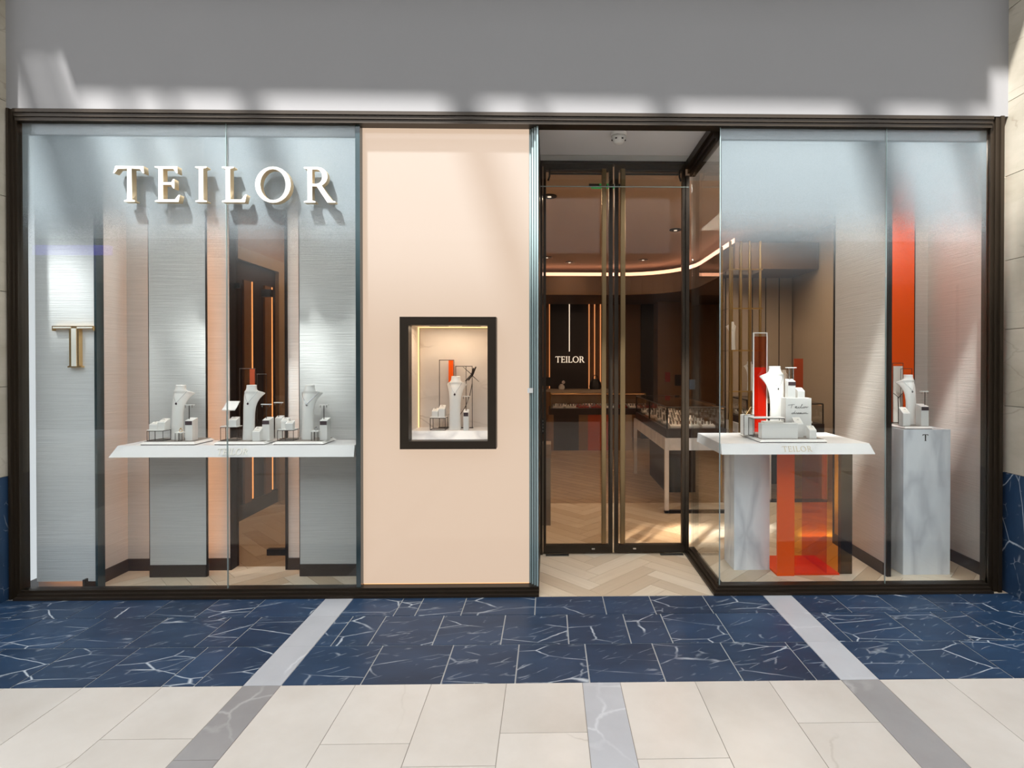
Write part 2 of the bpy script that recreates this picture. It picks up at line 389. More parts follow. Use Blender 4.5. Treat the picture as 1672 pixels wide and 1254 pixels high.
# ------------------------------------------------------------------ shop floor: herringbone oak
FX0, FX1, FY0, FY1 = -3.15, 3.08, -0.045, 2.3
sfloor = struct('floor', B((-3.6, 3.6, -0.045, 8.0, -0.2, -0.012)), 'store_dark', 'pale oak herringbone parquet floor of the jewellery shop', 'floor')
def clip(poly, ax, val, keep_gt):
    out = []
    for i in range(len(poly)):
        p, q = poly[i], poly[(i + 1) % len(poly)]
        ip, iq = (p[ax] > val) == keep_gt, (q[ax] > val) == keep_gt
        if ip: out.append(p)
        if ip != iq:
            t = (val - p[ax]) / (q[ax] - p[ax]); out.append((p[0] + (q[0] - p[0]) * t, p[1] + (q[1] - p[1]) * t))
    return out
PL, PW, g = 0.6, 0.12, 0.0012
c45 = math.cos(R(45))
shared = {}
for i in range(-60, 60):
    for j in range(-14, 15):
        for k in (0, 1):
            # herringbone cell in its own frame, then turned by 45 degrees
            ox = i * PW + j * PL; oy = i * PW - j * PL
            r = (ox + g, ox + PL - g, oy + g, oy + PW - g) if k == 0 else (ox + PL + g - PW + PW, ox + PL + PW - g, oy + PW - PL + g, oy + PW - g)
            if k == 1: r = (ox + g, ox + PW - g, oy + PW + g, oy + PW + PL - g)
            poly = [(r[0], r[2]), (r[1], r[2]), (r[1], r[3]), (r[0], r[3])]
            poly = [((x - y) * c45 + 0.35, (x + y) * c45 + 0.3) for x, y in poly]
            if max(p[0] for p in poly) < FX0 or min(p[0] for p in poly) > FX1 or max(p[1] for p in poly) < FY0 or min(p[1] for p in poly) > FY1: continue
            full = all(FX0 < p[0] < FX1 and FY0 < p[1] < FY1 for p in poly)
            cxm = sum(p[0] for p in poly) / 4; cym = sum(p[1] for p in poly) / 4
            if not full:
                for ax, val, kg in ((0, FX0, True), (0, FX1, False), (1, FY0, True), (1, FY1, False)):
                    poly = clip(poly, ax, val, kg)
                    if len(poly) < 3: break
                if len(poly) < 3: continue
            ang = R(45) if k == 0 else R(135)
            if full and k in shared: o = link('oak_plank', shared[k], None, sfloor)
            else:
                ca, sa = math.cos(-ang), math.sin(-ang)
                lp = [((x - cxm) * ca - (y - cym) * sa, (x - cxm) * sa + (y - cym) * ca) for x, y in poly]
                me = tomesh(prism(lp, -0.012, 0.0), 'oak_plank'); me.materials.append(M['oak_plank'])
                if full: shared[k] = me
                o = link('oak_plank', me, None, sfloor)
            o.location = Vector((cxm, cym, 0)) - sfloor.location; o.rotation_euler = (0, 0, ang)
obj('distant_parquet', B((-3.6, 3.6, FY1, 7.9, -0.012, -0.0005)), 'oak_floor_far', sfloor)

# ------------------------------------------------------------------ facade walls
HEADZ = Z(182, -0.05)
XL, XR = X(8, -0.05), X(1645, -0.05)
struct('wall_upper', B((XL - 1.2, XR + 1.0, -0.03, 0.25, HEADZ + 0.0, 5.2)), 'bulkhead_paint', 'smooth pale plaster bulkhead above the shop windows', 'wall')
def pier(name, x0, x1, y0, y1, label, joints):
    w = struct(name, B((x0 + 0.01, x1 - 0.01, y0 + 0.012, y1, 0, 5.2)), 'grout_beige', label, 'wall')
    zb = Z(775, -0.05)
    obj('marble_slab', B((x0, x1, y0, y1 - 0.002, 0.0, zb - 0.002)), 'marble_blue', w, center=True)
    zs = [zb] + joints + [5.2]
    for a, b in zip(zs, zs[1:]): obj('stone_slab', B((x0, x1, y0, y1 - 0.002, a + 0.002, b - 0.002)), 'travertine', w, center=True)
    return w
pier('wall_left', XL - 1.2, XL, -0.14, -0.001, 'travertine pier with blue marble base left of the shop front', [1.35, 1.95, 2.55, 3.15, 3.8, 4.5])
pier('wall_right', XR + 0.012, XR + 1.2, -0.2, -0.001, 'travertine pier with blue marble base right of the shop front', [1.22, 1.72, 2.17, 2.72, 3.2, 3.8, 4.5])

# mall roof: unseen shading slab over the shop front and the rafters of the skylight
zb = 4.35
def ey(v): return -(zb - Z(v, -0.05)) * 0.5 - 0.05
xa = X(112, -0.05) - SUND.x * 1.0; xb = X(1612, -0.05) - SUND.x * 1.1
struct('ceiling', prism([(-7, 0.25), (-7, ey(85)), (xa, ey(85)), (xa, ey(147)), (xb, ey(160)), (xb, ey(100)), (7, ey(100)), (7, 0.25)], zb, zb + 0.3), 'plaster', 'unseen gallery slab edge of the mall, notched to shade the bulkhead', 'ceiling')  # unseen slab, its notched edge placed to shape the bulkhead's shadow
RZ = 6.4
raf = thing('skylight', 'steel rafters of the glazed mall roof in front of the shop', 'skylight', (0, -1.8, RZ), kind='structure')
RE = -0.5 * (RZ + 0.15 - 1.95)
for u, wd_ in ((40, 0.16), (92, 0.1), (192, 0.05), (266, 0.05), (398, 0.12), (748, 0.20), (868, 0.05), (1074, 0.13), (1412, 0.2), (1560, 0.08)):
    x0 = X(u, -0.05, 165) - SUND.x * (RZ - 3.2)
    obj('rafter', B((x0 - wd_ / 2, x0 + wd_ / 2, RE, -0.9, RZ, RZ + 0.12)), 'rafter_grey', raf)
k = N('sun_diffuser'); a_ = k.n('BsdfTranslucent', {'Color': (0.43, 0.45, 0.47, 1)}); M['sun_diffuser'] = k.done(a_.outputs[0])
RE = -0.5 * (RZ + 0.15 - 1.95)                # edge of the added diffuser sheet: the direct sun ends here, 1.95 m up the shop front
bm = bmesh.new(); bm.faces.new([bm.verts.new(p) for p in ((-16, -9.3, RZ + .15), (16, -9.3, RZ + .15), (16, RE, RZ + .15), (-16, RE, RZ + .15))])
obj('sun_diffuser', bm, 'sun_diffuser', raf)  # unseen sheet added to stop the direct sun and spread soft light
obj('edge_beam', B((-16, 16, RE - .06, RE, RZ + .05, RZ + .25)), 'rafter_grey', raf)
# the far side of the mall, seen only mirrored in the glass
struct('wall_opposite', B((-16, 16, -9.3, -9.0, 0, 4.3)), 'opposite_wall', 'dim shop fronts on the far side of the mall', 'wall')
struct('wall_opposite_upper', B((-16, 16, -9.3, -9.05, 4.3, 7)), 'plaster', 'pale upper wall on the far side of the mall', 'wall')
for x0, x1 in ((-15, -9.4), (-8.6, -3.2), (-2.4, 2.6), (3.4, 8.6), (9.4, 15)):
    w = struct('window_opposite', B((x0, x1, -8.99, -8.9, 0.1, 3.3)), 'opposite_dark', 'dark shop window across the mall', 'window')
    w['group'] = 'shop windows across the mall'
p = obj('neon_sign', B((-11.7, -9.8, -8.99, -8.86, 3.92, 4.12)), 'purple_sign', None, 'purple glowing sign band across the mall mirrored beside the letter T', 'sign')

# ------------------------------------------------------------------ bronze frames of the shop front
def frame_piece(name, bs, label): return struct(name, B(*bs), 'bronze', label, 'frame')
xl0, xl1 = X(10, -0.05), X(33, 0.0)
xr0, xr1 = X(1613, 0.0), X(1640, -0.05)
zt0, zt1 = Z(206, 0.0), HEADZ
sx = (xl1 - xl0) / 3; sr = (xr1 - xr0) / 3; st = (zt1 - zt0) / 3
xd0, xd1 = X(880, -0.05), X(1166, -0.05)      # doorway between the two windows
zbt = Z(957, -0.0)                            # top of the sill frame
frame_piece('trim_1', [(xl0, xl0 + sx, -0.042, 0.06, 0, zt1), (xl0 + sx, xl0 + 2 * sx, -0.026, 0.06, 0, zt1), (xl0 + 2 * sx, xl1, -0.012, 0.06, 0, zt1)], 'stepped bronze jamb on the left side of the shop front')
frame_piece('trim_2', [(xr1 - sr, xr1, -0.042, 0.06, 0, zt1), (xr1 - 2 * sr, xr1 - sr, -0.026, 0.06, 0, zt1), (xr0, xr1 - 2 * sr, -0.012, 0.06, 0, zt1)], 'stepped bronze jamb on the right side of the shop front')
frame_piece('trim_3', [(xl1, xr0, -0.042, 0.06, zt1 - st, zt1 - 0.002), (xl1, xr0, -0.034, 0.06, zt1 - 2 * st, zt1 - st), (xl1, xr0, -0.027, 0.06, zt0, zt1 - 2 * st)], 'stepped bronze head frame along the top of the shop front')
sb = zbt / 3
frame_piece('trim_4', [(xl1, xd0, -0.06, 0.05, 0.0, sb), (xl1, xd0, -0.035, 0.05, sb, 2 * sb), (xl1, xd0, -0.012, 0.05, 2 * sb, zbt)], 'stepped bronze sill under the left window')
GX = X(1176, 0.0)                             # plane of the glass return beside the door
DY = 0.75                                     # plane of the doors
frame_piece('trim_5', [(xd1, xr0, -0.06, 0.05, 0.0, sb), (xd1 + 0.02, xr0, -0.035, 0.05, sb, 2 * sb), (xd1 + 0.04, xr0, -0.012, 0.05, 2 * sb, zbt)], 'stepped bronze sill under the right window')
frame_piece('trim_6', [(GX - 0.055, GX + 0.03, 0.05, DY, 0.0, sb), (GX - 0.03, GX + 0.03, 0.05, DY, sb, 2 * sb), (GX - 0.012, GX + 0.03, 0.05, DY, 2 * sb, zbt)], 'bronze sill running back beside the door under the glass return')
RCZ = 3.075                                   # ceiling of the door recess
frame_piece('trim_7', [(GX - 0.05, GX + 0.03, 0.06, DY, RCZ - 0.05, RCZ), (GX - 0.028, GX + 0.03, 0.06, DY, RCZ - 0.085, RCZ - 0.05), (GX - 0.012, GX + 0.03, 0.06, DY, RCZ - 0.11, RCZ - 0.085)], 'bronze head running back beside the door above the glass return')
struct('ceiling', B((-0.14, GX - 0.05, 0.06, DY + 0.06, RCZ, RCZ + 0.1)), 'plaster', 'pale plaster ceiling of the door recess', 'ceiling')
struct('wall_recess', B((-0.16, X(881, 0.3) , 0.09, DY + 0.05, 0, RCZ)), 'bronze', 'dark bronze cheek wall left of the shop doors', 'wall')
jx0 = X(886, DY); jx1 = X(1118, DY)
frame_piece('trim_8', [(X(879, DY), jx0, DY - 0.03, DY + 0.05, 0, RCZ), (jx1, GX - 0.02, DY - 0.03, DY + 0.05, 0, RCZ - 0.11), (jx0, jx1, DY - 0.03, DY + 0.05, Z(268, DY), RCZ)], 'bronze door frame around the pair of glass doors')

obj('lock_box', B((X(1126, DY - .05), X(1135, DY - .05), DY - .05, DY - .031, Z(636, DY - .05), Z(620, DY - .05))), 'black_plastic', bpy.data.objects['trim_8'])
# ------------------------------------------------------------------ doors
def door(name, u0, u1, hu0, hu1, hinge_left, label):
    x0, x1 = X(u0, DY), X(u1, DY); zt, z0 = Z(269, DY), 0.012
    d = thing(name, label, 'door', ((x0 + x1) / 2, DY, 0), kind='structure')
    hs, ms = 0.022, 0.03
    l, r = (hs, ms) if hinge_left else (ms, hs)
    obj('bottom_rail', B((x0, x1, DY - 0.022, DY + 0.022, z0, z0 + 0.06)), 'bronze', d)
    obj('top_rail', B((x0, x1, DY - 0.022, DY + 0.022, zt - 0.05, zt)), 'bronze', d)
    obj('stile', B((x0, x0 + l, DY - 0.022, DY + 0.022, z0 + 0.06, zt - 0.05)), 'bronze', d)
    obj('stile', B((x1 - r, x1, DY - 0.022, DY + 0.022, z0 + 0.06, zt - 0.05)), 'bronze', d)
    obj('glass_pane', B((x0 + l, x1 - r, DY - 0.005, DY + 0.005, z0 + 0.06, zt - 0.05)), 'glass_bronze', d)
    hx = (X(hu0, DY - 0.06) + X(hu1, DY - 0.06)) / 2; hw = (X(hu1, DY - 0.06) - X(hu0, DY - 0.06)) / 2
    hz0, hz1 = Z(887, DY - 0.06), Z(276, DY - 0.06)
    h = obj('pull_handle', B((hx - hw, hx + hw, DY - 0.085, DY - 0.055, hz0, hz1)), 'bronze_handle', d, label='full height bronze pull bar', bevel=0.006)
    for z in (hz0 + 0.05, 1.0, 2.0, hz1 - 0.05): obj('bracket', B((hx - 0.01, hx + 0.01, DY - 0.056, DY - 0.021, z - 0.012, z + 0.012)), 'dark_metal', h)
    # closer arm under the top rail
    ax0, ax1 = (x0 + 0.05, x1 - 0.07) if hinge_left else (x0 + 0.07, x1 - 0.05)
    za = Z(286, DY); e = ax0 if hinge_left else ax1
    bm = tube([(ax0, DY - 0.035, za), (ax1, DY - 0.035, za)], 0.009); tube([(ax0, DY - 0.035, za + 0.035), (ax1, DY - 0.035, za + 0.035)], 0.006, bm=bm)
    tube([(e, DY - 0.035, za + 0.04), (e, DY - 0.035, za - 0.02), (e + (-0.012 if hinge_left else 0.012), DY - 0.035, za - 0.055)], 0.008, bm=bm)
    obj('closer_arm', bm, 'dark_metal', d)
    xm = (x0 + x1) / 2 + (0.12 if hinge_left else -0.12)
    obj('lock_cylinder', B((xm - 0.012, xm + 0.012, DY - 0.026, DY - 0.021, z0 + 0.025, z0 + 0.037)), 'silver', d)
    fx = x0 + 0.02 if hinge_left else x1 - 0.2
    obj('floor_spring_plate', B((fx, fx + 0.18, DY - 0.07, DY - 0.03, 0.0005, 0.006)), 'silver', d)
    return d
d1 = door('door_1', 887, 1000, 982, 989.5, True, 'left bronze framed glass leaf of the shop door')
d2 = door('door_2', 1003, 1117.5, 1012.5, 1020.5, False, 'right bronze framed glass leaf of the shop door')
st_ = obj('sticker', B((X(883, DY - .007), X(890.5, DY - .007), DY - 0.008, DY - 0.006, Z(708, DY), Z(683, DY))), 'black_plastic', d1, label='black sticker with white print on the glass')
for i in range(4):
    zz = Z(705 - 5.5 * i, DY)
    obj('print_line', B((X(884, DY - .009), X(889.5 - (i % 2), DY - .009), DY - 0.009, DY - 0.008, zz, zz + 0.014)), 'white_plastic', st_)

# ------------------------------------------------------------------ shop window panes
def pane(name, bs, label, veil=None, mat='glass_clear', edge=None):
    w = struct(name, B(bs), mat, label, 'window')
    if veil: obj('white_veil', B(veil), 'white_veil', w, label='white film fading out downwards')
    for e in edge or (): obj('glass_edge', B(e), 'glass_edge', w)
    return w
xj = X(370, 0.0); xc0 = X(581, 0.0); xt = X(158, 0)
fy = (0.0135, 0.0145)
pane('window_1', (xl1, xj - 0.002, 0.0, 0.012, zbt, zt0), 'tall clear pane in front of the letter T and left bust', (xl1 + 0.01, xj - 0.002, *fy, Z_FB, zt0), edge=[(xj - 0.0018, xj - 0.0004, 0, 0.012, zbt, zt0)])
pane('window_2', (xj + 0.002, xc0 - 0.002, 0.0, 0.012, zbt, zt0), 'tall clear pane in front of the middle and right busts of the long shelf', (xj + 0.002, xc0 - 0.002, *fy, Z_FB, zt0), edge=[(xj + 0.0004, xj + 0.0018, 0, 0.012, zbt, zt0)])
xm = X(1447, 0.0)
pane('window_3', (GX + 0.004, xm - 0.002, 0.0, 0.012, zbt, zt0), 'tall clear pane in front of the marble topped display table', (GX + 0.006, xm - 0.002, *fy, Z_FB, zt0))
pane('window_4', (xm + 0.002, xr0, 0.0, 0.012, zbt, zt0), 'tall clear pane in front of the marble pedestal', (xm + 0.002, xr0 - 0.006, *fy, Z_FB, zt0), edge=[(xm - 0.0018, xm + 0.0002, 0, 0.012, zbt, zt0)])
pane('window_5', (GX - 0.006, GX + 0.004, 0.012, DY - 0.03, zbt, RCZ - 0.11), 'glass return beside the right shop door', edge=[(GX - 0.003, GX + 0.001, 0.0, 0.0118, zbt, RCZ - 0.03)])
zl = Z(305, 0.62)
w6 = pane('window_6', (X(877, 0.6), GX - 0.055, 0.6, 0.608, zl, RCZ), 'clear glass transom hanging above the shop doors')
obj('glass_edge', B((X(877, 0.6), GX - 0.055, 0.599, 0.609, zl - 0.005, zl)), 'glass_edge', w6)
# parked sliding panes between light panel and doorway
for i, (ua, ub) in enumerate(((863.5, 867), (868, 871), (872, 875), (876, 879))):
    y = 0.0 + 0.018 * (3 - i)
    w = struct('window_7' if not i else 'window_8' if i == 1 else 'window_9' if i == 2 else 'window_10', B((X(ua, y), X(ub, y), y, y + 0.10, zbt, zt0)), 'glass_edge', '%s green glass edge of the parked sliding panes beside the doorway' % ('first', 'second', 'third', 'fourth')[i], 'window')
    if i == 1: obj('etched_mark', B((X(861, -0.003), X(870, -0.003), y - 0.004, y - 0.001, Z(642, 0), Z(634, 0))), 'white_plastic', w)

# ================================================================== LEFT WINDOW
WZ = 3.2
ceil_d = struct('ceiling', B((xl0, xd0 - 0.02, 0.06, 0.75, zt0 + 0.06, zt0 + 0.14)), 'plaster', 'pale ceiling above the long shelf display', 'ceiling')
# panel with the letter T, floating in front of a warm lit wall
TY = 0.09
struct('wall_panel', B((xl0, X(160, 0.2), 0.16, 0.2, 0, WZ)), 'plaster', 'warm lit wall behind the floating T panel', 'wall')
tp = thing('wall_panel', 'floating pale textured panel at the far left of the window', 'panel', ((X(60, TY) + X(157, TY)) / 2, TY, 0))
obj('board', B((X(58, TY), X(156, TY), TY, TY + 0.03, Z(944, TY), Z(226, TY))), 'wallpaper_grey_lit', tp)
obj('edge_profile', B((X(156, TY), X(160, TY), TY - 0.01, TY + 0.05, 0.0, WZ)), 'glass_edge_dark', tp)
obj('led_strip', B((X(64, TY), X(150, TY), TY + 0.034, TY + 0.044, Z(940, TY), Z(936, TY)), (X(60, TY), X(63, TY), TY + 0.034, TY + 0.044, Z(935, TY), Z(232, TY)), (X(64, TY), X(150, TY), TY + 0.034, TY + 0.044, Z(234, TY), Z(230, TY))), 'led_glow', tp)
tl = thing('letter_t_emblem', 'slim gold letter T on the floating pale panel', 'letter', (X(119, TY), TY, Z(600, TY)))
ty = TY - 0.028
def T_outline(u0, u1, s0, s1, v0, v1, b):
    P = lambda u, v: (X(u, ty), Z(v, ty))
    return [P(s0 - 3, v1), P(s1 + 3, v1), P(s1 + 3, v1 - 2), P(s1, v1 - 3), P(s1, v0 + b), P(u1 - 1, v0 + b), P(u1, v0 + b + 3), P(u1, v0), P(u0, v0), P(u0, v0 + b + 3), P(u0 + 1, v0 + b), P(s0, v0 + b), P(s0, v1 - 3), P(s0 - 3, v1 - 2)]
def xz_prism(poly, y0, y1):
    bm = bmesh.new(); a = [bm.verts.new((p[0], y0, p[1])) for p in poly]; b = [bm.verts.new((p[0], y1, p[1])) for p in poly]; n = len(poly)
    bm.faces.new(a); bm.faces.new(b[::-1])
    for i in range(n): bm.faces.new((a[i], b[i], b[(i + 1) % n], a[(i + 1) % n]))
    return bm
obj('letter_body', xz_prism(T_outline(85, 152.5, 113, 129, 533, 600, 5), ty, TY), 'gold', tl)
obj('letter_face', xz_prism([(X(117, ty), Z(598, ty)), (X(125, ty), Z(598, ty)), (X(125, ty), Z(537, ty)), (X(117, ty), Z(537, ty))], ty - 0.003, ty), 'sign_white', tl)
obj('letter_face', xz_prism([(X(87, ty), Z(537, ty)), (X(116, ty), Z(537, ty)), (X(116, ty), Z(534.5, ty)), (X(87, ty), Z(534.5, ty))], ty - 0.003, ty), 'sign_white', tl)
obj('letter_face', xz_prism([(X(126, ty), Z(537, ty)), (X(151, ty), Z(537, ty)), (X(151, ty), Z(534.5, ty)), (X(126, ty), Z(534.5, ty))], ty - 0.003, ty), 'sign_white', tl)

# niche behind the long shelf
PY, BY = 0.32, 0.45
xs0 = X(163, 0.2, 900)
def skirt(name, bs, label): return struct(name, B(*bs), 'skirting_brown', label, 'skirting')
sk = 0.085
struct('wall_side', B((xs0 - 0.06, xs0, 0.21, 1.0, 0, WZ)), 'wallpaper_grey', 'grey textured side wall at the left of the long shelf', 'wall')
skirt('baseboard_left', [(xs0, xs0 + 0.012, 0.06, BY, 0, sk)], 'dark skirting along the grey side wall left of the long shelf')
px = [(X(245, PY, 900), X(337, PY, 900)), (X(490, PY, 900), X(588, PY, 900))]
for i, (a, b) in enumerate(px):
    pn = thing('wall_panel', 'grey textured panel behind the %s bust of the long shelf' % ('left', 'right')[i], 'panel', ((a + b) / 2, PY, 0))
    obj('board', B((a, b, PY, PY + 0.015, sk, WZ)), 'wallpaper_grey', pn)
    obj('skirting', B((a, b, PY - 0.006, PY + 0.03, 0, sk)), 'skirting_brown', pn)
    obj('edge_trim', B((a - 0.004, a, PY - 0.001, PY + 0.016, 0, WZ)), 'dark_metal', pn); obj('edge_trim', B((b, b + 0.005, PY - 0.001, PY + 0.016, 0, WZ)), 'dark_metal', pn)
    for e in (a + 0.035, b - 0.035):
        obj('led_strip', B((e - 0.008, e + 0.008, PY + 0.03, PY + 0.042, sk, WZ - 0.2)), 'led_glow', pn)
xo0, xo1 = X(376, BY), X(470, BY)
struct('wall_niche', B((xs0, xo0, BY, BY + 0.08, 0, WZ), (xo1, X(590, BY) + 0.1, BY, BY + 0.08, 0, WZ)), 'wallpaper_grey', 'recessed grey wall strips around the smoked glass opening', 'wall')
skirt('baseboard_niche', [(xs0, xo0 - 0.001, BY - 0.012, BY, 0, sk), (xo1 + 0.001, X(590, BY), BY - 0.012, BY, 0, sk)], 'dark skirting along the recessed strips behind the long shelf')
struct('trim_9', B((xo0, xo0 + 0.008, BY - 0.01, BY + 0.09, 0, WZ), (xo1 - 0.018, xo1, BY - 0.01, BY + 0.09, 0, WZ)), 'dark_metal', 'dark jambs of the smoked glass opening', 'frame')
sg = struct('window_11', B((xo0 + 0.008, xo1 - 0.018, BY + 0.06, BY + 0.07, 0.0, WZ)), 'glass_smoke', 'smoked glass pane between the grey panels looking into the shop', 'window')
for (a, b, c, d) in ((374, 386, 462, 470), (421, 437, 472, 484), (429, 470, 898, 908)):
    obj('clamp', B((X(a, BY), X(b, BY), BY + 0.045, BY + 0.085, Z(d, BY), Z(c, BY))), 'dark_metal', sg)
struct('trim_10', B((X(581, 0.0), X(588.5, 0.0), 0.0, 0.30, 0, zt0)), 'glass_edge_dark', 'dark teal post between the long shelf window and the peach panel', 'frame')

# shelf
SZ = 0.96
def frustum(bx0, bx1, by0, by1, tx0, tx1, ty0, ty1, z0, z1):
    bm = bmesh.new()
    a = [bm.verts.new(p) for p in ((bx0, by0, z0), (bx1, by0, z0), (bx1, by1, z0), (bx0, by1, z0))]; b = [bm.verts.new(p) for p in ((tx0, ty0, z1), (tx1, ty0, z1), (tx1, ty1, z1), (tx0, ty1, z1))]
    bm.faces.new(a[::-1]); bm.faces.new(b)
    for i in range(4): bm.faces.new((a[i], a[(i + 1) % 4], b[(i + 1) % 4], b[i]))
    return bm
hz0 = Z(745, 0.03)
sx0, sx1 = X(177, 0.03, 745), X(577.5, 0.03, 745)
shelf = thing('display_shelf', 'long white stone shelf carrying three busts in the left window', 'shelf', ((sx0 + sx1) / 2, 0.03, hz0))
obj('slab', frustum(sx0, sx1, 0.03, PY - 0.008, sx0 + 0.035, sx1 - 0.004, 0.062, PY - 0.008, hz0, SZ), 'marble_plain', shelf)
lh = 0.042; tilt = -math.atan2(0.032, SZ - hz0)
lettering([(c, x, hz0 + 0.014) for c, x in spread_text('TEILOR', X(351, 0.03), X(403, 0.03), lh)], lh, 0.004, 0.034, 'sign_white', shelf, tilt=tilt)

# big sign letters on the glass
ly = -0.05
sign = thing('shop_sign', 'raised white capital letters spelling TEILOR on the left window', 'sign', (X(366, ly), ly, Z(330, ly)))
bigh = Z(272, ly, 366) - Z(330, ly, 366)
for ch, u0 in (('T', 183), ('E', 253), ('I', 319), ('L', 362.5), ('O', 417), ('R', 496)):
    me = glyph_mesh(ch, bigh, 0.042); me.name = 'letter'; me.materials.clear(); me.materials.append(M['sign_white']); me.materials.append(M['sign_side'])
    for p in me.polygons:
        if abs(p.normal.y) < 0.7: p.material_index = 1
    o = link('letter', me, None, sign); o.location = Vector((X(u0, ly), ly + 0.021, Z(330, ly, 366))) - sign.location
    for dz in (0.12, 0.2):
        pass
    cxp = X(u0, ly) + GL[ch][0] * bigh * (0.5 if ch in 'TI' else 0.2 if ch in 'ELR' else 0.07)
    bm = tube([(cxp, ly + 0.041, Z(330, ly, 366) + bigh * 0.5), (cxp, 0.0, Z(330, ly, 366) + bigh * 0.5)], 0.006)
    obj('standoff', bm, 'silver', sign)

# ================================================================== display props (shared builders)
def wedge(x0, x1, y0, y1, z0, zf, zb_):     # block whose top slopes up to the back
    bm = bmesh.new(); v = [bm.verts.new(p) for p in ((x0, y0, z0), (x1, y0, z0), (x1, y1, z0), (x0, y1, z0), (x0, y0, zf), (x1, y0, zf), (x1, y1, zb_), (x0, y1, zb_))]
    for f in ((3, 2, 1, 0), (4, 5, 6, 7), (0, 1, 5, 4), (1, 2, 6, 5), (2, 3, 7, 6), (3, 0, 4, 7)): bm.faces.new([v[i] for i in f])
    return bm
def bust_profile():
    #  z,    half width, half depth, bend, y shift   (fractions of the height)
    return [(0.0, .108, .050, 0, 0), (.02, .108, .050, 0, 0), (.15, .102, .046, 0, .0), (.3, .097, .042, .2, .0), (.48, .099, .038, .8, .0), (.6, .106, .036, 1.7, .004), (.68, .118, .034, 2.7, .010), (.75, .138, .033, 3.4, .018),
            (.80, .160, .033, 3.8, .026), (.835, .180, .033, 4.0, .034), (.85, .178, .036, 3.8, .040), (.868, .157, .046, 3.2, .050), (.888, .120, .055, 2.0, .058), (.905, .097, .058, 1.0, .064), (.93, .086, .058, .2, .070), (.975, .080, .056, 0, .074), (.99, .082, .058, 0, .075), (1.0, .078, .055, 0, .075)]
BP = bust_profile()
def bust_at(z):
    for a, b in zip(BP, BP[1:]):
        if a[0] <= z <= b[0]:
            t = (z - a[0]) / (b[0] - a[0]); return [a[i] + (b[i] - a[i]) * t for i in range(5)]
    return BP[-1]
def bust_front(x, z):
    _, w, d, k, y = bust_at(z); q = max(0, 1 - (x / w) ** 2); return y - d * math.sqrt(q) + k * x * x
def bust_mesh():
    rings = []
    zs = [b[0] for b in BP]; zz = []
    for a, b in zip(zs, zs[1:]): zz += [a, (a + b) / 2]
    zz.append(1.0)
    for z in zz:
        _, w, d, k, y = bust_at(z); n = 28; r = []
        for i in range(n):
            t = 6.28318 * i / n; x = w * math.cos(t); r.append((x, y + d * math.sin(t) + k * x * x, z))
        rings.append(r)
    return tomesh(loft(rings), 'bust_form', True)
BUST = bust_mesh(); BUST.materials.append(M['leatherette'])
def bust(u, vt, Y, zs, label, pend='gem_dark', wide=False, vb=None, rot=0):
    x = X(u, Y, 690); h = Z(vt, Y, u) - zs
    b = thing('necklace_bust', label, 'bust', (x, Y, zs), rotz=rot)
    o = link('bust_form', BUST, None, b); o.scale = (h * 1.05, h * 1.3, h)
    zz = [(.115 * (1 - t) ** .8, .885 - .2 * t) for t in [i / 8 for i in range(9)]] if not wide else [(.15 * (1 - t) ** 0.9, .86 - .2 * t) for t in [i / 8 for i in range(9)]]
    pts = [(-px_, bust_front(px_, pz_) - .004, pz_) for px_, pz_ in zz] + [(px_, bust_front(px_, pz_) - .004, pz_) for px_, pz_ in zz[::-1][1:]]
    pts = [(a * h * 1.05, c * h * 1.3, d * h) for a, c, d in pts]
    obj('chain', tube(pts, 0.0022 if wide else 0.0009, 5), 'silver', b, local=True)
    zc = pts[8][2]; yc = pts[8][1]
    bm = bmesh.new(); bmesh.ops.create_icosphere(bm, subdivisions=1, radius=0.0075)
    for v in bm.verts: v.co = Vector((v.co.x, v.co.y * 0.5 + yc - 0.002, v.co.z * 1.2 + zc - 0.008))
    obj('pendant', bm, pend, b, local=True)
    return b
def ring_block(u0, u1, vt, Y, zs, depth, label, slope=0.55):
    """sloped white block with a pad and a ring"""
    x0, x1 = X(u0, Y, 700), X(u1, Y, 700); zt = Z(vt, Y, u0); h = max(zt - zs, 0.02)
    zf = zs + h * 0.72; zk = zs + h * 1.05
    b = thing('ring_block', label, 'ring holder', ((x0 + x1) / 2, Y + depth / 2, zs))
    obj('block', wedge(x0, x1, Y, Y + depth, zs, zf, zk), 'leatherette', b, bevel=0.0015)
    sl_ = (zk - zf) / depth; e = 0.006
    pb = bmesh.new(); q = [(x0 + e, Y + e), (x1 - e, Y + e), (x1 - e, Y + depth - e), (x0 + e, Y + depth - e)]
    lo = [pb.verts.new((a, c, zf + sl_ * (c - Y) + 0.0003)) for a, c in q]; hi = [pb.verts.new((a, c, zf + sl_ * (c - Y) + 0.0028)) for a, c in q]
    pb.faces.new(lo[::-1]); pb.faces.new(hi)
    for i in range(4): pb.faces.new((lo[i], lo[(i + 1) % 4], hi[(i + 1) % 4], hi[i]))
    obj('pad', pb, 'cream_pad', b)
    xm_, ym = (x0 + x1) / 2, Y + depth * 0.45; zm = zf + sl_ * (ym - Y) + 0.004
    obj('ring', tube([(xm_ + 0.006 * math.cos(R(a)), ym, zm + 0.006 * math.sin(R(a)) + 0.001) for a in range(0, 181, 30)], 0.0012, 5), 'silver', b)
    return b
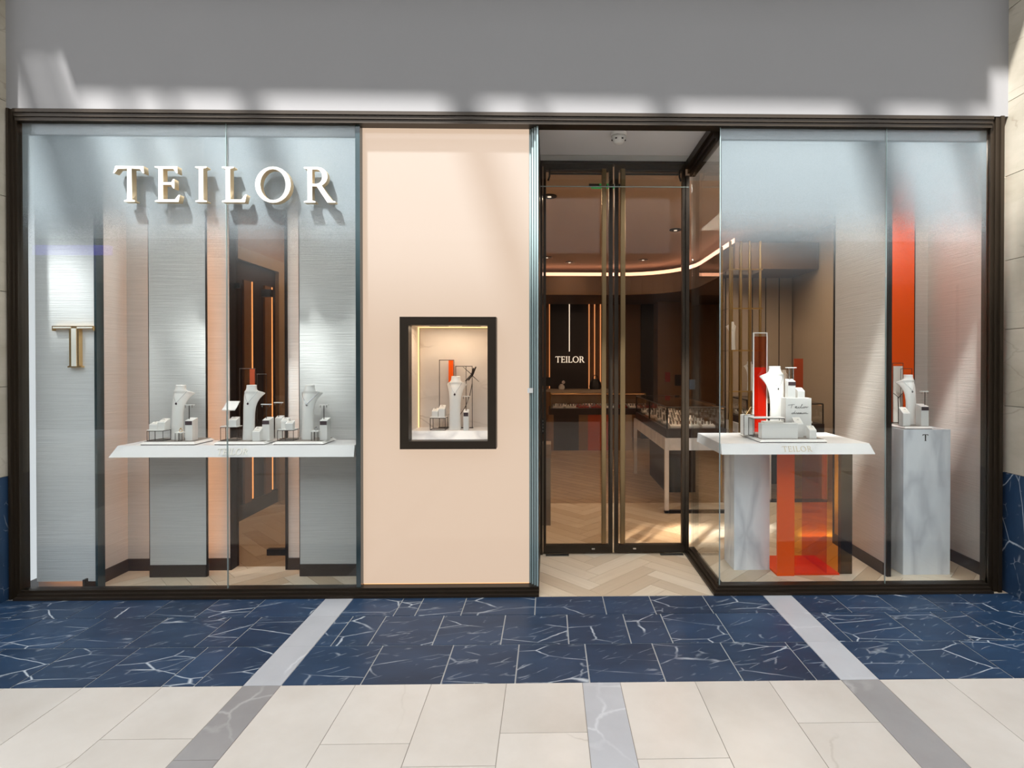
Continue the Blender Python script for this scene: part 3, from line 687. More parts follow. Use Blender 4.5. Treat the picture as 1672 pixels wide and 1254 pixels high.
def wire_table(u0, u1, vt, Y, zs, depth, label, inner=0):
    x0, x1 = X(u0, Y, 705), X(u1, Y, 705); zt = Z(vt, Y, u0); r = 0.0022
    b = thing('wire_table', label, 'display stand', ((x0 + x1) / 2, Y + depth / 2, zs))
    obj('top', B((x0 - .002, x1 + .002, Y - .002, Y + depth + .002, zt - 0.006, zt)), 'leatherette', b, bevel=0.001)
    for a in (x0, x1):
        for c in (Y, Y + depth): obj('leg', tube([(a, c, zs), (a, c, zt - .006)], r, 4), 'wire_black', b)
    for k in range(inner): obj('leg', tube([(x0 + (x1 - x0) * (k + 1) / (inner + 1), Y, zs), (x0 + (x1 - x0) * (k + 1) / (inner + 1), Y, zt - .006)], r, 4), 'wire_black', b)
    for z in (zs + r, zt - .008):
        bm = bmesh.new()
        for p, q in (((x0, Y), (x1, Y)), ((x1, Y), (x1, Y + depth)), ((x1, Y + depth), (x0, Y + depth)), ((x0, Y + depth), (x0, Y))): tube([(*p, z), (*q, z)], r, 4, bm)
        obj('wire_ring', bm, 'wire_black', b)
    return zt
def ring_cage(u0, u1, vt, Y, zs, label, gem='gold'):
    x0, x1 = X(u0, Y, 712), X(u1, Y, 712); d = x1 - x0; zt = Z(vt, Y, u0); r = 0.0022
    b = thing('ring_stand', label, 'ring holder', ((x0 + x1) / 2, Y + d / 2, zs))
    obj('top', B((x0 - .002, x1 + .002, Y - .002, Y + d + .002, zt - 0.005, zt)), 'leatherette', b)
    for a in (x0, x1):
        for c in (Y, Y + d): obj('leg', tube([(a, c, zs), (a, c, zt - .005)], r, 4), 'wire_black', b)
    obj('leg', tube([((x0 + x1) / 2, Y, zs), ((x0 + x1) / 2, Y, zt - .005)], r, 4), 'wire_black', b)
    xm_, ym = (x0 + x1) / 2, Y + d / 2
    rg = obj('ring', tube([(xm_ + 0.010 * math.cos(R(a)), ym, zt + 0.010 + 0.010 * math.sin(R(a))) for a in range(-90, 271, 30)], 0.002, 5), gem, b)
    bm = bmesh.new(); bmesh.ops.create_icosphere(bm, subdivisions=1, radius=0.005)
    for v in bm.verts: v.co += Vector((xm_, ym, zt + 0.024))
    obj('stone', bm, 'gold' if gem == 'gold' else 'silver', rg)
def earring_stand(u0, u1, vt, Y, zs, depth, up, vbar, label, bar=None, band=True, poles=1):
    """white block with a plum band and a T bar for earrings"""
    x0, x1 = X(u0, Y, 700), X(u1, Y, 700); zt = Z(vt, Y, u0)
    b = thing('earring_stand', label, 'earring stand', ((x0 + x1) / 2, Y + depth / 2, zs))
    h = zt - zs; zf = zt - 0.012
    obj('block', wedge(x0, x1, Y, Y + depth, zs, zf, zt + 0.004), 'leatherette', b, bevel=0.0015)
    if band: obj('band', B((x0 + .002, x1 - .002, Y - 0.0025, Y - .0005, zf - 0.028, zf - 0.003)), 'plum_band', b)
    xp, yp = X(up, Y + depth / 2, 690), Y + depth / 2; zbar = Z(vbar, Y + depth / 2, up)
    bx0, bx1 = X(bar[0], yp, vbar), X(bar[1], yp, vbar)
    for k in range(poles):
        xx = xp + (k - (poles - 1) / 2) * 0.03
        obj('pole', tube([(xx, yp, zt - 0.006), (xx, yp, zbar)], 0.0025, 6), 'wire_black' if poles == 1 else 'silver', b)
    obj('bar', B((bx0, bx1, yp - 0.008, yp + 0.008, zbar, zbar + 0.006)), 'white_lacquer', b)
    for xx in (bx0 + 0.008, bx1 - 0.008): obj('earring', tube([(xx, yp - 0.009, zbar - 0.014), (xx, yp - 0.009, zbar + .003)], 0.0018, 5), 'silver', b)
def platform(u0, u1, v, Y0, Y1, zs, label, h=0.022):
    x0, x1 = X(u0, Y0, v), X(u1, Y0, v)
    b = thing('display_platform', label, 'platform', ((x0 + x1) / 2, (Y0 + Y1) / 2, zs))
    obj('base', B((x0 + .008, x1 - .008, Y0 + .008, Y1, zs, zs + 0.006)), 'plum_band', b)
    obj('bevel_edge', frustum(x0, x1, Y0, Y1 + .01, x0 + .018, x1 - .018, Y0 + .022, Y1, zs + .006, zs + h - .002), 'white_lacquer', b)
    obj('top', B((x0 + .019, x1 - .019, Y0 + .023, Y1 - .001, zs + h - .002, zs + h)), 'taupe_board', b)
    return zs + h
def wire_frame(u0, u1, vt, Y, zs, label, strip=None, mat='rust_panel', back=None, r=0.0022, vstrip=None):
    x0, x1 = X(u0, Y, vt), X(u1, Y, vt); zt = Z(vt, Y, u0)
    b = thing('wire_display_stand', label, 'display frame', ((x0 + x1) / 2, Y, zs))
    bm = tube([(x0, Y, zs), (x0, Y, zt)], r, 4); tube([(x0 - r, Y, zt), (x1 + r, Y, zt)], r, 4, bm); tube([(x1, Y, zt), (x1, Y, zs)], r, 4, bm)
    obj('frame', bm, 'wire_black', b)
    obj('foot', B((x0 - 0.006, x1 + 0.006, Y - 0.012, Y + 0.012, zs, zs + 0.005)), 'wire_black', b)
    if strip: obj('insert', B((X(strip[0], Y, vt), X(strip[1], Y, vt), Y - 0.003, Y + 0.003, zs + .005 if vstrip is None else Z(vstrip, Y), zt - r - (0.02 if back else 0))), mat, b)
    return b
def twig(pts, leaves, Y, zs, label, mat='wire_black'):
    b = thing('twig', label, 'twig ornament', (X(pts[0][0], Y, pts[0][1]), Y, zs))
    P = [(X(u, Y, v), Y, Z(v, Y, u)) for u, v in pts]; P[0] = (P[0][0], Y, zs)
    obj('stem', tube(P, 0.0035, 6, r1=0.0022), mat, b)
    for (a, c, w_) in leaves:
        p, q = Vector((X(a[0], Y, a[1]), Y - .004, Z(a[1], Y, a[0]))), Vector((X(c[0], Y, c[1]), Y - 0.03, Z(c[1], Y, c[0])))
        obj('leaf', tube([p, p.lerp(q, .3), p.lerp(q, .65), q], w_, 6, r1=w_ * 0.5), mat, b)
    return b

# ---- cluster on the left of the long shelf
zp = platform(226, 318, 725, 0.075, 0.285, SZ, 'low white edged platform under the left bust of the long shelf')
zt_ = wire_table(240, 266, 702, 0.115, zp, 0.075, 'small wire table left of the left bust on the long shelf', 1)
ring_block(243, 256, 690, 0.122, zt_, 0.05, 'lower ring block on the wire table beside the left bust')
ring_block(257, 269, 685, 0.128, zt_, 0.055, 'taller ring block on the wire table beside the left bust')
bust(290, 629, 0.19, zp, 'white necklace bust with a dark pendant on the left of the long shelf')
ring_cage(286, 297, 706, 0.108, zp, 'tiny wire stand with a pink gold ring before the left bust')
earring_stand(302, 314, 684, 0.135, zp, 0.06, 309, 662, 'earring stand with T bar right of the left bust on the long shelf', (302, 317))
# ---- cluster in the middle
zp = platform(347, 432, 724, 0.075, 0.285, SZ, 'low white edged platform under the middle bust of the long shelf')
zt_ = wire_table(360, 387, 696, 0.12, zp, 0.06, 'wire table left of the middle bust on the long shelf')
ring_block(373, 386, 682, 0.125, zt_, 0.045, 'ring block on the wire table beside the middle bust')
b = thing('bracelet_ramp', 'curved white bracelet ramp on a post above the middle wire table', 'bracelet stand', (X(374, 0.16), 0.16, zt_))
x0, x1 = X(365, 0.15, 665), X(386, 0.15, 665); z0_, z1_ = Z(670, 0.15, 374), Z(657, 0.15, 374)
prof = [(0.0, 0.0), (0.02, 0.012), (0.04, 0.03), (0.055, 0.046), (0.065, 0.05)]
bm = bmesh.new(); a = [[bm.verts.new((x, 0.13 + dy, z0_ + dz * (z1_ - z0_) / 0.05 + o)) for dy, dz in prof] for x in (x0, x1) for o in (0, 0.006)]
for i in range(4):
    bm.faces.new((a[0][i], a[2][i], a[2][i + 1], a[0][i + 1])); bm.faces.new((a[1][i], a[1][i + 1], a[3][i + 1], a[3][i]))
    bm.faces.new((a[0][i], a[0][i + 1], a[1][i + 1], a[1][i])); bm.faces.new((a[2][i], a[3][i], a[3][i + 1], a[2][i + 1]))
bm.faces.new((a[0][0], a[1][0], a[3][0], a[2][0])); bm.faces.new((a[0][4], a[2][4], a[3][4], a[1][4]))
obj('ramp', bm, 'leatherette', b)
obj('post', tube([(X(370, 0.16), 0.16, zt_), (X(370, 0.16), 0.16, z0_ + 0.02)], 0.003, 6), 'wire_black', b)
bust(406.5, 629, 0.17, zp, 'white necklace bust with a small pendant in the middle of the long shelf')
wire_frame(391.5, 417, 602, 0.268, zp, 'black wire frame with a rust strip behind the middle bust', (408, 416), vstrip=650)
wire_frame(420, 435, 611, 0.245, zp, 'plain black wire frame right of the middle bust')
ring_block(412, 424, 699, 0.105, zp, 0.05, 'ring block in front of the middle bust on its platform')
earring_stand(428, 440, 683, 0.14, zp, 0.06, 435, 661, 'earring stand with T bar right of the middle bust', (427, 443))
twig([(419, 700), (424, 688), (431, 676), (439, 664)], [((424, 688), (418, 676), 0.003)], 0.225, zp, 'dark twig leaning between the middle bust and its earring stand')
# ---- cluster on the right
zp3 = platform(443.5, 528, 725, 0.075, 0.285, SZ, 'low white edged platform under the right bust of the long shelf')
zt_ = wire_table(453, 479, 701, 0.115, zp3, 0.07, 'small wire table left of the right bust on the long shelf', 1)
ring_block(458.5, 470, 683, 0.15, zt_, 0.035, 'rear ring block on the wire table beside the right bust')
ring_block(466, 478, 688, 0.113, zt_, 0.034, 'front ring block on the wire table beside the right bust')
bust(502.5, 629, 0.18, zp3, 'white bust with a thick silver chain on the right of the long shelf', 'silver', True)
ring_cage(508.5, 519, 704, 0.108, zp3, 'tiny wire stand with a clear stone ring before the right bust', 'silver')
earring_stand(522, 534, 684, 0.14, zp3, 0.06, 529, 662, 'earring stand with T bar right of the right bust', (522, 536))
earring_stand(449, 460, 680, 0.235, zp3, 0.04, 455, 658, 'plain earring stand at the back between the middle and right busts', (448, 462), band=False)

# ================================================================== CENTRE: peach light panel with the showcase
CYP = 0.05
cx0, cx1 = X(589, CYP), X(864, CYP); cz0, cz1 = Z(951, CYP), Z(207, CYP)
hx0, hx1, hz_0, hz_1 = X(666, CYP), X(797, CYP), Z(721, CYP), Z(529, CYP)
cp = thing('peach_wall_panel', 'large peach light panel between the long shelf window and the doors', 'panel', ((cx0 + cx1) / 2, CYP, cz0))
bm = B((cx0, hx0, CYP, CYP + .03, cz0, cz1), (hx1, cx1, CYP, CYP + .03, cz0, cz1), (hx0, hx1, CYP, CYP + .03, cz0, hz_0), (hx0, hx1, CYP, CYP + .03, hz_1, cz1))
bmesh.ops.remove_doubles(bm, verts=bm.verts, dist=1e-5)
obj('panel_face', bm, 'panel_peach', cp)
obj('led_strip', B((cx0 - 0.006, cx0 - 0.001, CYP + .012, CYP + .02, cz0, cz1), (cx0, cx1, CYP + .012, CYP + .02, cz0 - 0.008, cz0 - 0.002)), 'led_soft', cp)
struct('wall_block', B((cx0 + 0.01, hx0 - .03, CYP + .035, 0.6, 0, WZ), (hx1 + .03, -0.17, CYP + .035, 0.6, 0, WZ), (hx0 - .03, hx1 + .03, CYP + .035, 0.6, 0, hz_0 - .03), (hx0 - .03, hx1 + .03, CYP + .035, .6, hz_1 + .03, WZ)), 'store_dark', 'wall core behind the peach light panel', 'wall')
fyb = -0.035
case = thing('lit_showcase', 'bronze framed lit showcase set into the peach panel', 'showcase', ((hx0 + hx1) / 2, CYP, hz_0))
ou = (X(652.5, fyb), X(810, fyb)); oz = (Z(733, fyb), Z(517.5, fyb)); iu = (X(667, fyb), X(796, fyb)); iz = (Z(720, fyb), Z(531, fyb))
obj('frame', B((ou[0], iu[0], fyb, CYP - .001, oz[0], oz[1]), (iu[1], ou[1], fyb, CYP - .001, oz[0], oz[1]), (iu[0], iu[1], fyb, CYP - .001, oz[0], iz[0]), (iu[0], iu[1], fyb, CYP - .001, iz[1], oz[1])), 'bronze', case, label='broad flat bronze frame')
CB = 0.33
bx0, bx1, bz0, bz1 = hx0 + .002, hx1 - .002, hz_0 + .002, hz_1 - .002
obj('back_panel', B((bx0 + .012, bx1, CB, CB + .012, bz0, bz1 - .012)), 'marble_warm', case)
obj('side_panel', B((bx0 - .012, bx0, CYP, CB + .012, bz0, bz1)), 'marble_warm', case)
obj('side_panel', B((bx1, bx1 + .012, CYP, CB + .012, bz0, bz1)), 'marble_warm', case)
obj('ceiling_panel', B((bx0, bx1, CYP, CB + .012, bz1, bz1 + .012)), 'white_lacquer', case)
obj('floor_panel', B((bx0, bx1, CYP, CB + .012, bz0 - .012, bz0)), 'marble_white', case)
obj('led_strip', B((bx0 + .001, bx0 + .009, CB - .012, CB - .006, bz0, bz1 - .001)), 'led_warm', case)
obj('led_strip', B((bx0 + .012, bx1 - .004, CB - .012, CB - .006, bz1 - .008, bz1 - .001)), 'led_warm', case)
for a in (0.22, 0.64): obj('spotlight', B((bx0 + a * (bx1 - bx0), bx0 + (a + .24) * (bx1 - bx0), 0.16, 0.19, bz1 - .006, bz1)), 'dark_metal', case)
obj('glass_pane', B((iu[0], iu[1], CYP - .03, CYP - .024, iz[0], iz[1])), 'glass_case', case)
area('showcase_lamp', ((bx0 + bx1) / 2, 0.14, bz1 - .015), (0, 0, 0), 0.4, 0.1, 1.7, (1, .78, .56))
CZ = bz0 + 0.062
obj('plinth', B((bx0, bx1, .115, CB, bz0 + .0005, CZ)), 'marble_plain', case)
obj('ledge', wedge(bx0, bx1, CYP - .02, .114, bz0 + .0005, bz0 + .004, CZ), 'marble_white', case)
lettering([(c, x, bz0 + .018) for c, x in spread_text('TEILOR', X(712, .06, 712), X(754, .06, 712), .032)], .032, .002, CYP - .02 + .134 * (.014 / .058), 'sign_white', case, tilt=-math.atan2(.134, .058))
zt_ = wire_table(702.5, 727, 681, 0.15, CZ, 0.09, 'wire cube table at the left inside the bronze framed showcase')
ring_block(705, 715, 668, 0.158, zt_, 0.05, 'lower ring block inside the bronze framed showcase')
ring_block(716, 726, 663, 0.165, zt_, 0.055, 'taller ring block inside the bronze framed showcase')
bust(743, 614.5, 0.175, CZ, 'white necklace bust with red pendant inside the bronze framed showcase', 'gem_dark')
wire_frame(717.5, 741, 588, 0.30, CZ, 'black wire frame with orange strip inside the bronze framed showcase', (732.5, 740), 'orange_lacquer', vstrip=640)
wf = wire_frame(744, 771, 598, 0.275, CZ, 'black wire frame with middle bar inside the bronze framed showcase')
obj('middle_bar', tube([(X(761, .275), .275, CZ), (X(761, .275), .275, Z(598, .275))], .002, 4), 'wire_black', wf)
tw = twig([(747, 690), (752, 676), (760, 664), (767, 646), (771, 626), (771, 611)], [((771, 612), (778, 599), .009), ((771, 612), (761, 622), .009), ((771, 613), (783, 623), .003), ((771, 612), (766, 621), .006), ((771, 612), (757, 599), .003), ((771, 611), (774, 601), .008)], 0.245, CZ, 'dark twig with star shaped leaves inside the bronze framed showcase')
earring_stand(756.5, 765, 670, 0.122, CZ, 0.035, 761, 648, 'slim earring stand with T bar inside the bronze framed showcase', (755, 767))

# ================================================================== RIGHT WINDOW
struct('ceiling', B((GX + .03, xr1, 0.06, 1.05, RCZ - 0.04, RCZ + .05)), 'plaster', 'pale ceiling above the marble display table', 'ceiling')
pxp = X(1442, 0.28, 943)
pt = thing('partition', 'taupe textured partition between display table and pedestal', 'partition', (pxp + .02, .6, 0))
obj('board', B((pxp, pxp + .03, 0.27, 0.95, sk, RCZ - .045)), 'wallpaper_taupe', pt)
obj('skirting', B((pxp - .008, pxp + .038, 0.27, 0.95, 0, sk)), 'skirting_brown', pt)
obj('end_cap', B((pxp - .002, pxp + .028, 0.235, 0.268, 0, RCZ - .045)), 'dark_metal', pt)
obj('end_cap', B((pxp - .006, pxp + .036, 0.952, 0.97, 0, RCZ - .045)), 'dark_metal', pt)
xrw = X(1598, 0.28, 942); RBY = 0.82
struct('wall_right_display', B((xrw, xrw + .1, .06, RBY + .1, 0, RCZ - .045)), 'wallpaper_taupe', 'taupe textured side wall right of the pedestal', 'wall')
skirt('baseboard_right', [(xrw - .012, xrw, .06, RBY, 0, sk)], 'dark skirting along the taupe wall right of the pedestal')
struct('wall_back_display', B((pxp + .04, xrw, RBY, RBY + .06, 0, RCZ - .045)), 'wallpaper_taupe', 'narrow taupe back wall behind the pedestal', 'wall')
xo = (pxp + .04, X(1491, RBY - .02))
op = thing('colour_panel', 'tall vivid orange panel behind the pedestal', 'panel', (sum(xo) / 2, RBY - .02, 0))
obj('board', B((xo[0], xo[1], RBY - .03, RBY - .003, .0, RCZ - .05)), 'orange_lacquer', op)
obj('edge_trim', B((xo[1], xo[1] + .008, RBY - .03, RBY - .003, .0, RCZ - .05)), 'dark_metal', op)
struct('trim_11', B((X(1518, RBY - .01), X(1520.5, RBY - .01), RBY - .012, RBY - .001, 0, RCZ - .05)), 'dark_metal', 'thin dark vertical joint in the corner right of the orange panel', 'trim')

# display table
tz0 = Z(742, 0.05, 1300)
tx0, tx1 = X(1178.5, 0.05, 742), X(1429.5, 0.05, 742)
tb = thing('display_table', 'white marble topped display table in the right window', 'table', ((tx0 + tx1) / 2, 0.35, 0))
obj('table_top', frustum(tx0, tx1, 0.05, 0.66, tx0 + .004, tx1 - .022, 0.085, 0.655, tz0, SZ), 'marble_plain', tb)
lh = 0.038
lettering([(c, x, tz0 + 0.017) for c, x in spread_text('TEILOR', X(1278, 0.055, 733), X(1327, .055, 733), lh)], lh, .004, .059, 'gold_letter', tb, tilt=-math.atan2(.035, SZ - tz0))
mx0, mx1 = X(1197, .40, 930), X(1268, .27, 940) - .006
obj('marble_block', B((mx0, mx1, 0.38, 0.60, 0, tz0)), 'marble_white', tb)
# orange acrylic box under it
ax0, ax1, ax2 = X(1268, .27, 940), X(1296, .27, 940), X(1371, .27, 940)
ab = thing('acrylic_box', 'orange acrylic box standing under the marble display table', 'box', ((ax0 + ax2) / 2, .3, 0))
obj('side_panel', B((ax0, ax1, .26, .272, 0.001, tz0 - .002)), 'orange_lacquer', ab)
obj('front_pane', B((ax1, X(1371, .27, 940), .262, .27, 0.012, tz0 - .002)), 'acrylic_orange', ab)
obj('base', B((ax0, ax2, .273, .64, 0.001, .012)), 'orange_lacquer', ab)
obj('inner_wall', B((X(1345, .30, 930), X(1345, .30, 930) + .008, .275, .64, .012, tz0 - .002)), 'acrylic_red', ab)
sm = obj('smoked_screen', B((ax2 + .002, X(1390, .3, 940), .29, .298, 0.001, tz0 - .002)), 'acrylic_smoke', None, 'smoked acrylic sheet standing right of the orange acrylic box', 'screen')
# props on the table
zp = platform(1241, 1353, 722.5, 0.115, 0.53, SZ, 'large white edged platform on the marble display table')
lx0, lx1 = X(1244, .16, 714), X(1303, .16, 714); lzt = Z(693, .16, 1270)
lb = thing('gift_box', 'long low white box at the front of the marble display table', 'box', ((lx0 + lx1) / 2, .19, zp))
obj('body', B((lx0, lx1, .16, .225, zp, lzt)), 'leatherette', lb, bevel=.002)
obj('lid', B((lx0, lx1, .16, .225, lzt + .0005, lzt + .006)), 'white_lacquer', lb)
bx_ = obj('tray', B((X(1247, .17, 690), X(1279, .17, 690), .165, .22, lzt + .0065, lzt + .02)), 'cream_pad', None, 'flat cream tray lying on the long low white box', 'tray', bevel=.002)
zt_ = wire_table(1230, 1281, 682, 0.25, zp, 0.09, 'wide wire table behind the long low white box')
bust(1269, 598, 0.44, zp, 'white necklace bust with fine chain on the marble display table', 'silver')
wx0, wx1 = X(1283, .30, 690), X(1325, .30, 690); wzt = Z(650, .30, 1300)
tbx = thing('script_box', 'white box with handwritten words Teilor dream beside the right bust', 'box', ((wx0 + wx1) / 2, .34, zp))
obj('body', B((wx0, wx1, .30, .385, zp, wzt)), 'leatherette', tbx, bevel=.002)
def script_line(paths, u0, u1, v0, v1):
    bm = bmesh.new()
    for path in paths:
        pts = [(X(u0 + (u1 - u0) * a, .298, 680), .2985, Z(v0 + (v1 - v0) * c, .298, 1300)) for a, c in path]
        sm_ = [pts[0]]
        for i in range(len(pts) - 1):
            p0, p1, p2, p3 = (Vector(pts[max(i - 1, 0)]), Vector(pts[i]), Vector(pts[i + 1]), Vector(pts[min(i + 2, len(pts) - 1)]))
            for t in (0.33, 0.66, 1.0):
                sm_.append(0.5 * (2 * p1 + (p2 - p0) * t + (2 * p0 - 5 * p1 + 4 * p2 - p3) * t * t + (3 * p1 - p0 - 3 * p2 + p3) * t ** 3))
        tube(sm_, .0011, 5, bm)
    return bm
TEIL = [[(0, .2), (.15, .12), (.32, .05)], [(.2, .1), (.17, .5), (.14, .95)],                    # T
        [(.33, .75), (.42, .65), (.43, .52), (.37, .55), (.35, .8), (.42, .92), (.5, .8), (.53, .6), (.52, .85), (.57, .9), (.62, .6), (.7, .1), (.68, .05), (.63, .6), (.65, .92), (.72, .8), (.78, .6), (.73, .75), (.77, .92), (.84, .75), (.8, .6), (.88, .65), (.9, .62), (.91, .9), (.95, .65), (1.0, .62)], [(.54, .4), (.55, .42)]]
DREAM = [[(.2, .6), (.1, .65), (.05, .85), (.12, .9), (.2, .7), (.27, .1), (.22, .6), (.26, .9), (.32, .6), (.37, .62), (.36, .9), (.42, .75), (.48, .65), (.47, .55), (.42, .7), (.45, .92), (.54, .75), (.6, .6), (.55, .62), (.52, .85), (.58, .88), (.62, .62), (.62, .9), (.68, .88), (.71, .62), (.71, .9), (.77, .62), (.8, .65), (.8, .9), (.86, .62), (.89, .66), (.89, .9), (.96, .8), (1, .85)]]
obj('handwriting', script_line(TEIL, 1287, 1320, 660, 667), 'black_plastic', tbx)
obj('handwriting', script_line(DREAM, 1291, 1319.5, 670, 676.5), 'black_plastic', tbx)
earring_stand(1286.5, 1299, 620, .31, wzt, .05, 1292, 601, 'earring stand with double pole on top of the script box', (1283, 1300), poles=2)
ring_block(1303, 1314, 634, .31, wzt, .05, 'ring block on top of the script box')
ring_block(1299, 1312, 684, .22, zp, .06, 'sloped ring block in front of the script box')
ring_block(1322, 1333.5, 697, .15, zp, .05, 'small ring block at the right front of the large platform')
rb0, rb1 = X(1215, .34, 700), X(1231, .34, 700)
lb2 = thing('jewel_box', 'upright white box with wire cage at the left of the large platform', 'box', ((rb0 + rb1) / 2, .38, zp))
zj = Z(678, .34, 1220)
obj('body', B((rb0, rb1, .34, .42, zp, zj)), 'leatherette', lb2, bevel=.002)
bm = bmesh.new()
for xx in (rb0 - .003, rb1 + .003): tube([(xx, .335, zp), (xx, .335, zj + .003)], .002, 4, bm)
tube([(rb0 - .003, .335, zj + .003), (rb1 + .003, .335, zj + .003)], .002, 4, bm)
obj('wire_cage', bm, 'wire_black', lb2)
rt = twig([(1218, 677), (1222, 671), (1226, 664)], [((1220, 674), (1216, 668), .0015), ((1223, 670), (1229, 666), .0015), ((1224, 667), (1229, 662), .0015)], .37, zj, 'small gold ring tree on the upright white box', 'gold')
opx0, opx1 = X(1229.5, .56, 600), X(1252.5, .56, 600); opz = Z(543, .56, 1240)
tp2 = thing('tinted_screen', 'tall red orange acrylic screen in a white frame behind the right bust', 'screen', ((opx0 + opx1) / 2, .56, SZ))
obj('acrylic_sheet', B((opx0 + .006, opx1 - .006, .557, .563, SZ + .006, opz - .03)), 'acrylic_red', tp2)
obj('frame', B((opx0, opx0 + .006, .552, .568, SZ, opz), (opx1 - .006, opx1, .552, .568, SZ, opz), (opx0 + .006, opx1 - .006, .552, .568, opz - .006, opz), (opx0 + .006, opx1 - .006, .552, .568, SZ, SZ + .006)), 'white_lacquer', tp2)
obj('colour_board', B((opx0 + .008, opx1 - .008, .57, .576, SZ + .006, Z(600, .56))), 'orange_lacquer', tp2)

# pedestal
pdY = 0.27
pd0, pd1 = X(1474.5, pdY, 930), X(1551, pdY, 930); pdz = Z(701.5, pdY, 1510)
pd = thing('pedestal', 'tall grey veined marble pedestal at the far right', 'pedestal', ((pd0 + pd1) / 2, pdY + .16, 0))
obj('block', B((pd0, pd1, pdY, pdY + .36, 0, pdz)), 'marble_white', pd)
tlm = glyph_mesh('T', Z(709, pdY) - Z(720, pdY), .003); tlm.materials.clear(); tlm.materials.append(M['dark_metal'])
o = link('letter', tlm, None, pd); o.location = Vector((X(1506, pdY), pdY - .0016, Z(720, pdY, 1510))) - pd.location
zp = platform(1477, 1525, 698, pdY + .02, pdY + .30, pdz, 'low white edged platform on the marble pedestal', .02)
bust(1487.5, 612, pdY + .15, zp, 'white necklace bust on the marble pedestal', 'silver')
ring_block(1474.5, 1486, 667, pdY + .055, zp, .05, 'tall ring block in front of the bust on the pedestal')
earring_stand(1504, 1516.5, 661, pdY + .045, zp, .06, 1510, 640, 'earring stand with T bar right of the bust on the pedestal', (1502, 1515))
wire_frame(1457.5, 1474.5, 593, pdY + .26, zp, 'dark framed cream mirror board behind the pedestal bust', (1458.5, 1473.5), 'cream_pad', back=True)
wire_frame(1471, 1489, 602, pdY + .235, zp, 'plain dark wire frame just behind the pedestal bust')
twig([(1467, 690), (1467, 668), (1466, 648), (1459, 642)], [((1466, 650), (1470, 641), .003)], pdY + .20, zp, 'dark bent twig left of the pedestal bust')

# ================================================================== DOOR RECESS: smoke detector
sdp = W(1010, 213, 0.16); sdx, sdy = X(1010, .2, 222), .2
sd = thing('smoke_detector', 'round white smoke detector on the ceiling of the door recess', 'smoke detector', (sdx, sdy, RCZ - .075))
obj('base', lathe([(.052, RCZ - .022), (.055, RCZ - .015), (.055, RCZ)], 24, c=(sdx, sdy)), 'white_plastic', sd)
obj('head', lathe([(.012, RCZ - .075), (.03, RCZ - .07), (.04, RCZ - .055), (.047, RCZ - .04), (.05, RCZ - .024)], 24, c=(sdx, sdy)), 'white_plastic', sd, smooth=True)
for k in range(6):
    a = k * R(60); obj('vent', B((sdx + .043 * math.cos(a) - .006, sdx + .043 * math.cos(a) + .006, sdy + .043 * math.sin(a) - .006, sdy + .043 * math.sin(a) + .006, RCZ - .052, RCZ - .046)), 'dark_metal', sd)

# ================================================================== STORE INTERIOR
SW = -2.96; SB = 7.4; SCZ = 3.15
struct('wall_store_left', B((SW - .1, SW, BY + .1, SB, 0, 3.3)), 'store_wall', 'brown left wall inside the shop', 'wall')
struct('wall_store_right', B((3.35, 3.45, 0.95, SB, 0, 3.3)), 'store_panel', 'taupe right wall inside the shop', 'wall')
struct('wall_store_back', B((SW - .1, 3.45, SB, SB + .1, 0, 3.3)), 'store_wood', 'dark brown back wall inside the shop', 'wall')
struct('ceiling', B((SW - .1, 3.45, DY + .06, SB + .1, SCZ, SCZ + .1)), 'store_ceiling', 'plain ceiling inside the shop', 'ceiling')
# lowered ceiling with a light cove
cove = [(SW, 5.85), (1.2, 5.85)] + [(1.2 + 1.1 * math.sin(R(a)), 4.75 + 1.1 * math.cos(R(a))) for a in range(10, 91, 10)] + [(2.3, 3.2)]
zc0 = Z(482, 5.9)
cv = struct('ceiling', prism([(p[0], p[1]) for p in cove] + [(3.34, 3.2), (3.34, SB - .01), (SW, SB - .01)], zc0, SCZ - .16), 'cove_brown', 'lowered curved ceiling part with a light cove at the back of the shop', 'ceiling')
bm = bmesh.new(); zz0, zz1 = SCZ - .158, SCZ - .10
va = [[bm.verts.new((x, y + .02, z)) for x, y in cove] for z in (zz0, zz1)]; vb_ = [[bm.verts.new((x + .01, y + .05, z)) for x, y in cove] for z in (zz0, zz1)]
for i in range(len(cove) - 1):
    for A, Bq in ((va[0], va[1]), (vb_[0], vb_[1]), (va[0], vb_[0]), (va[1], vb_[1])): bm.faces.new((A[i], A[i + 1], Bq[i + 1], Bq[i]))
obj('light_cove', bm, 'led_line', cv)
# left wall niche with a lit portal
for (ya, yb) in ((1.25, 2.42), (2.9, 4.3)):
    w = thing('wall_niche_frame', 'warm lit portal on the left wall %s' % ('just behind the smoked glass' if ya < 2 else 'deeper inside the shop'), 'portal', (SW, (ya + yb) / 2, 0))
    obj('frame', B((SW, SW + .05, ya - .12, ya, 0, 2.6), (SW, SW + .05, yb, yb + .12, 0, 2.6), (SW, SW + .05, ya, yb, 2.48, 2.6)), 'store_panel', w)
    obj('recess', B((SW, SW + .01, ya, yb, .14, 2.48)), 'store_dark', w)
    obj('skirting', B((SW, SW + .03, ya, yb, 0, .14)), 'skirting_brown', w)
    for k in range(3):
        yk = ya + (yb - ya) * (k + .35) / 3; obj('slat', B((SW + .01, SW + .03, yk, yk + .12, .14, 2.3)), 'store_wood', w); obj('led_strip', B((SW + .03, SW + .036, yk + .13, yk + .145, .16, 2.3)), 'led_soft', w)
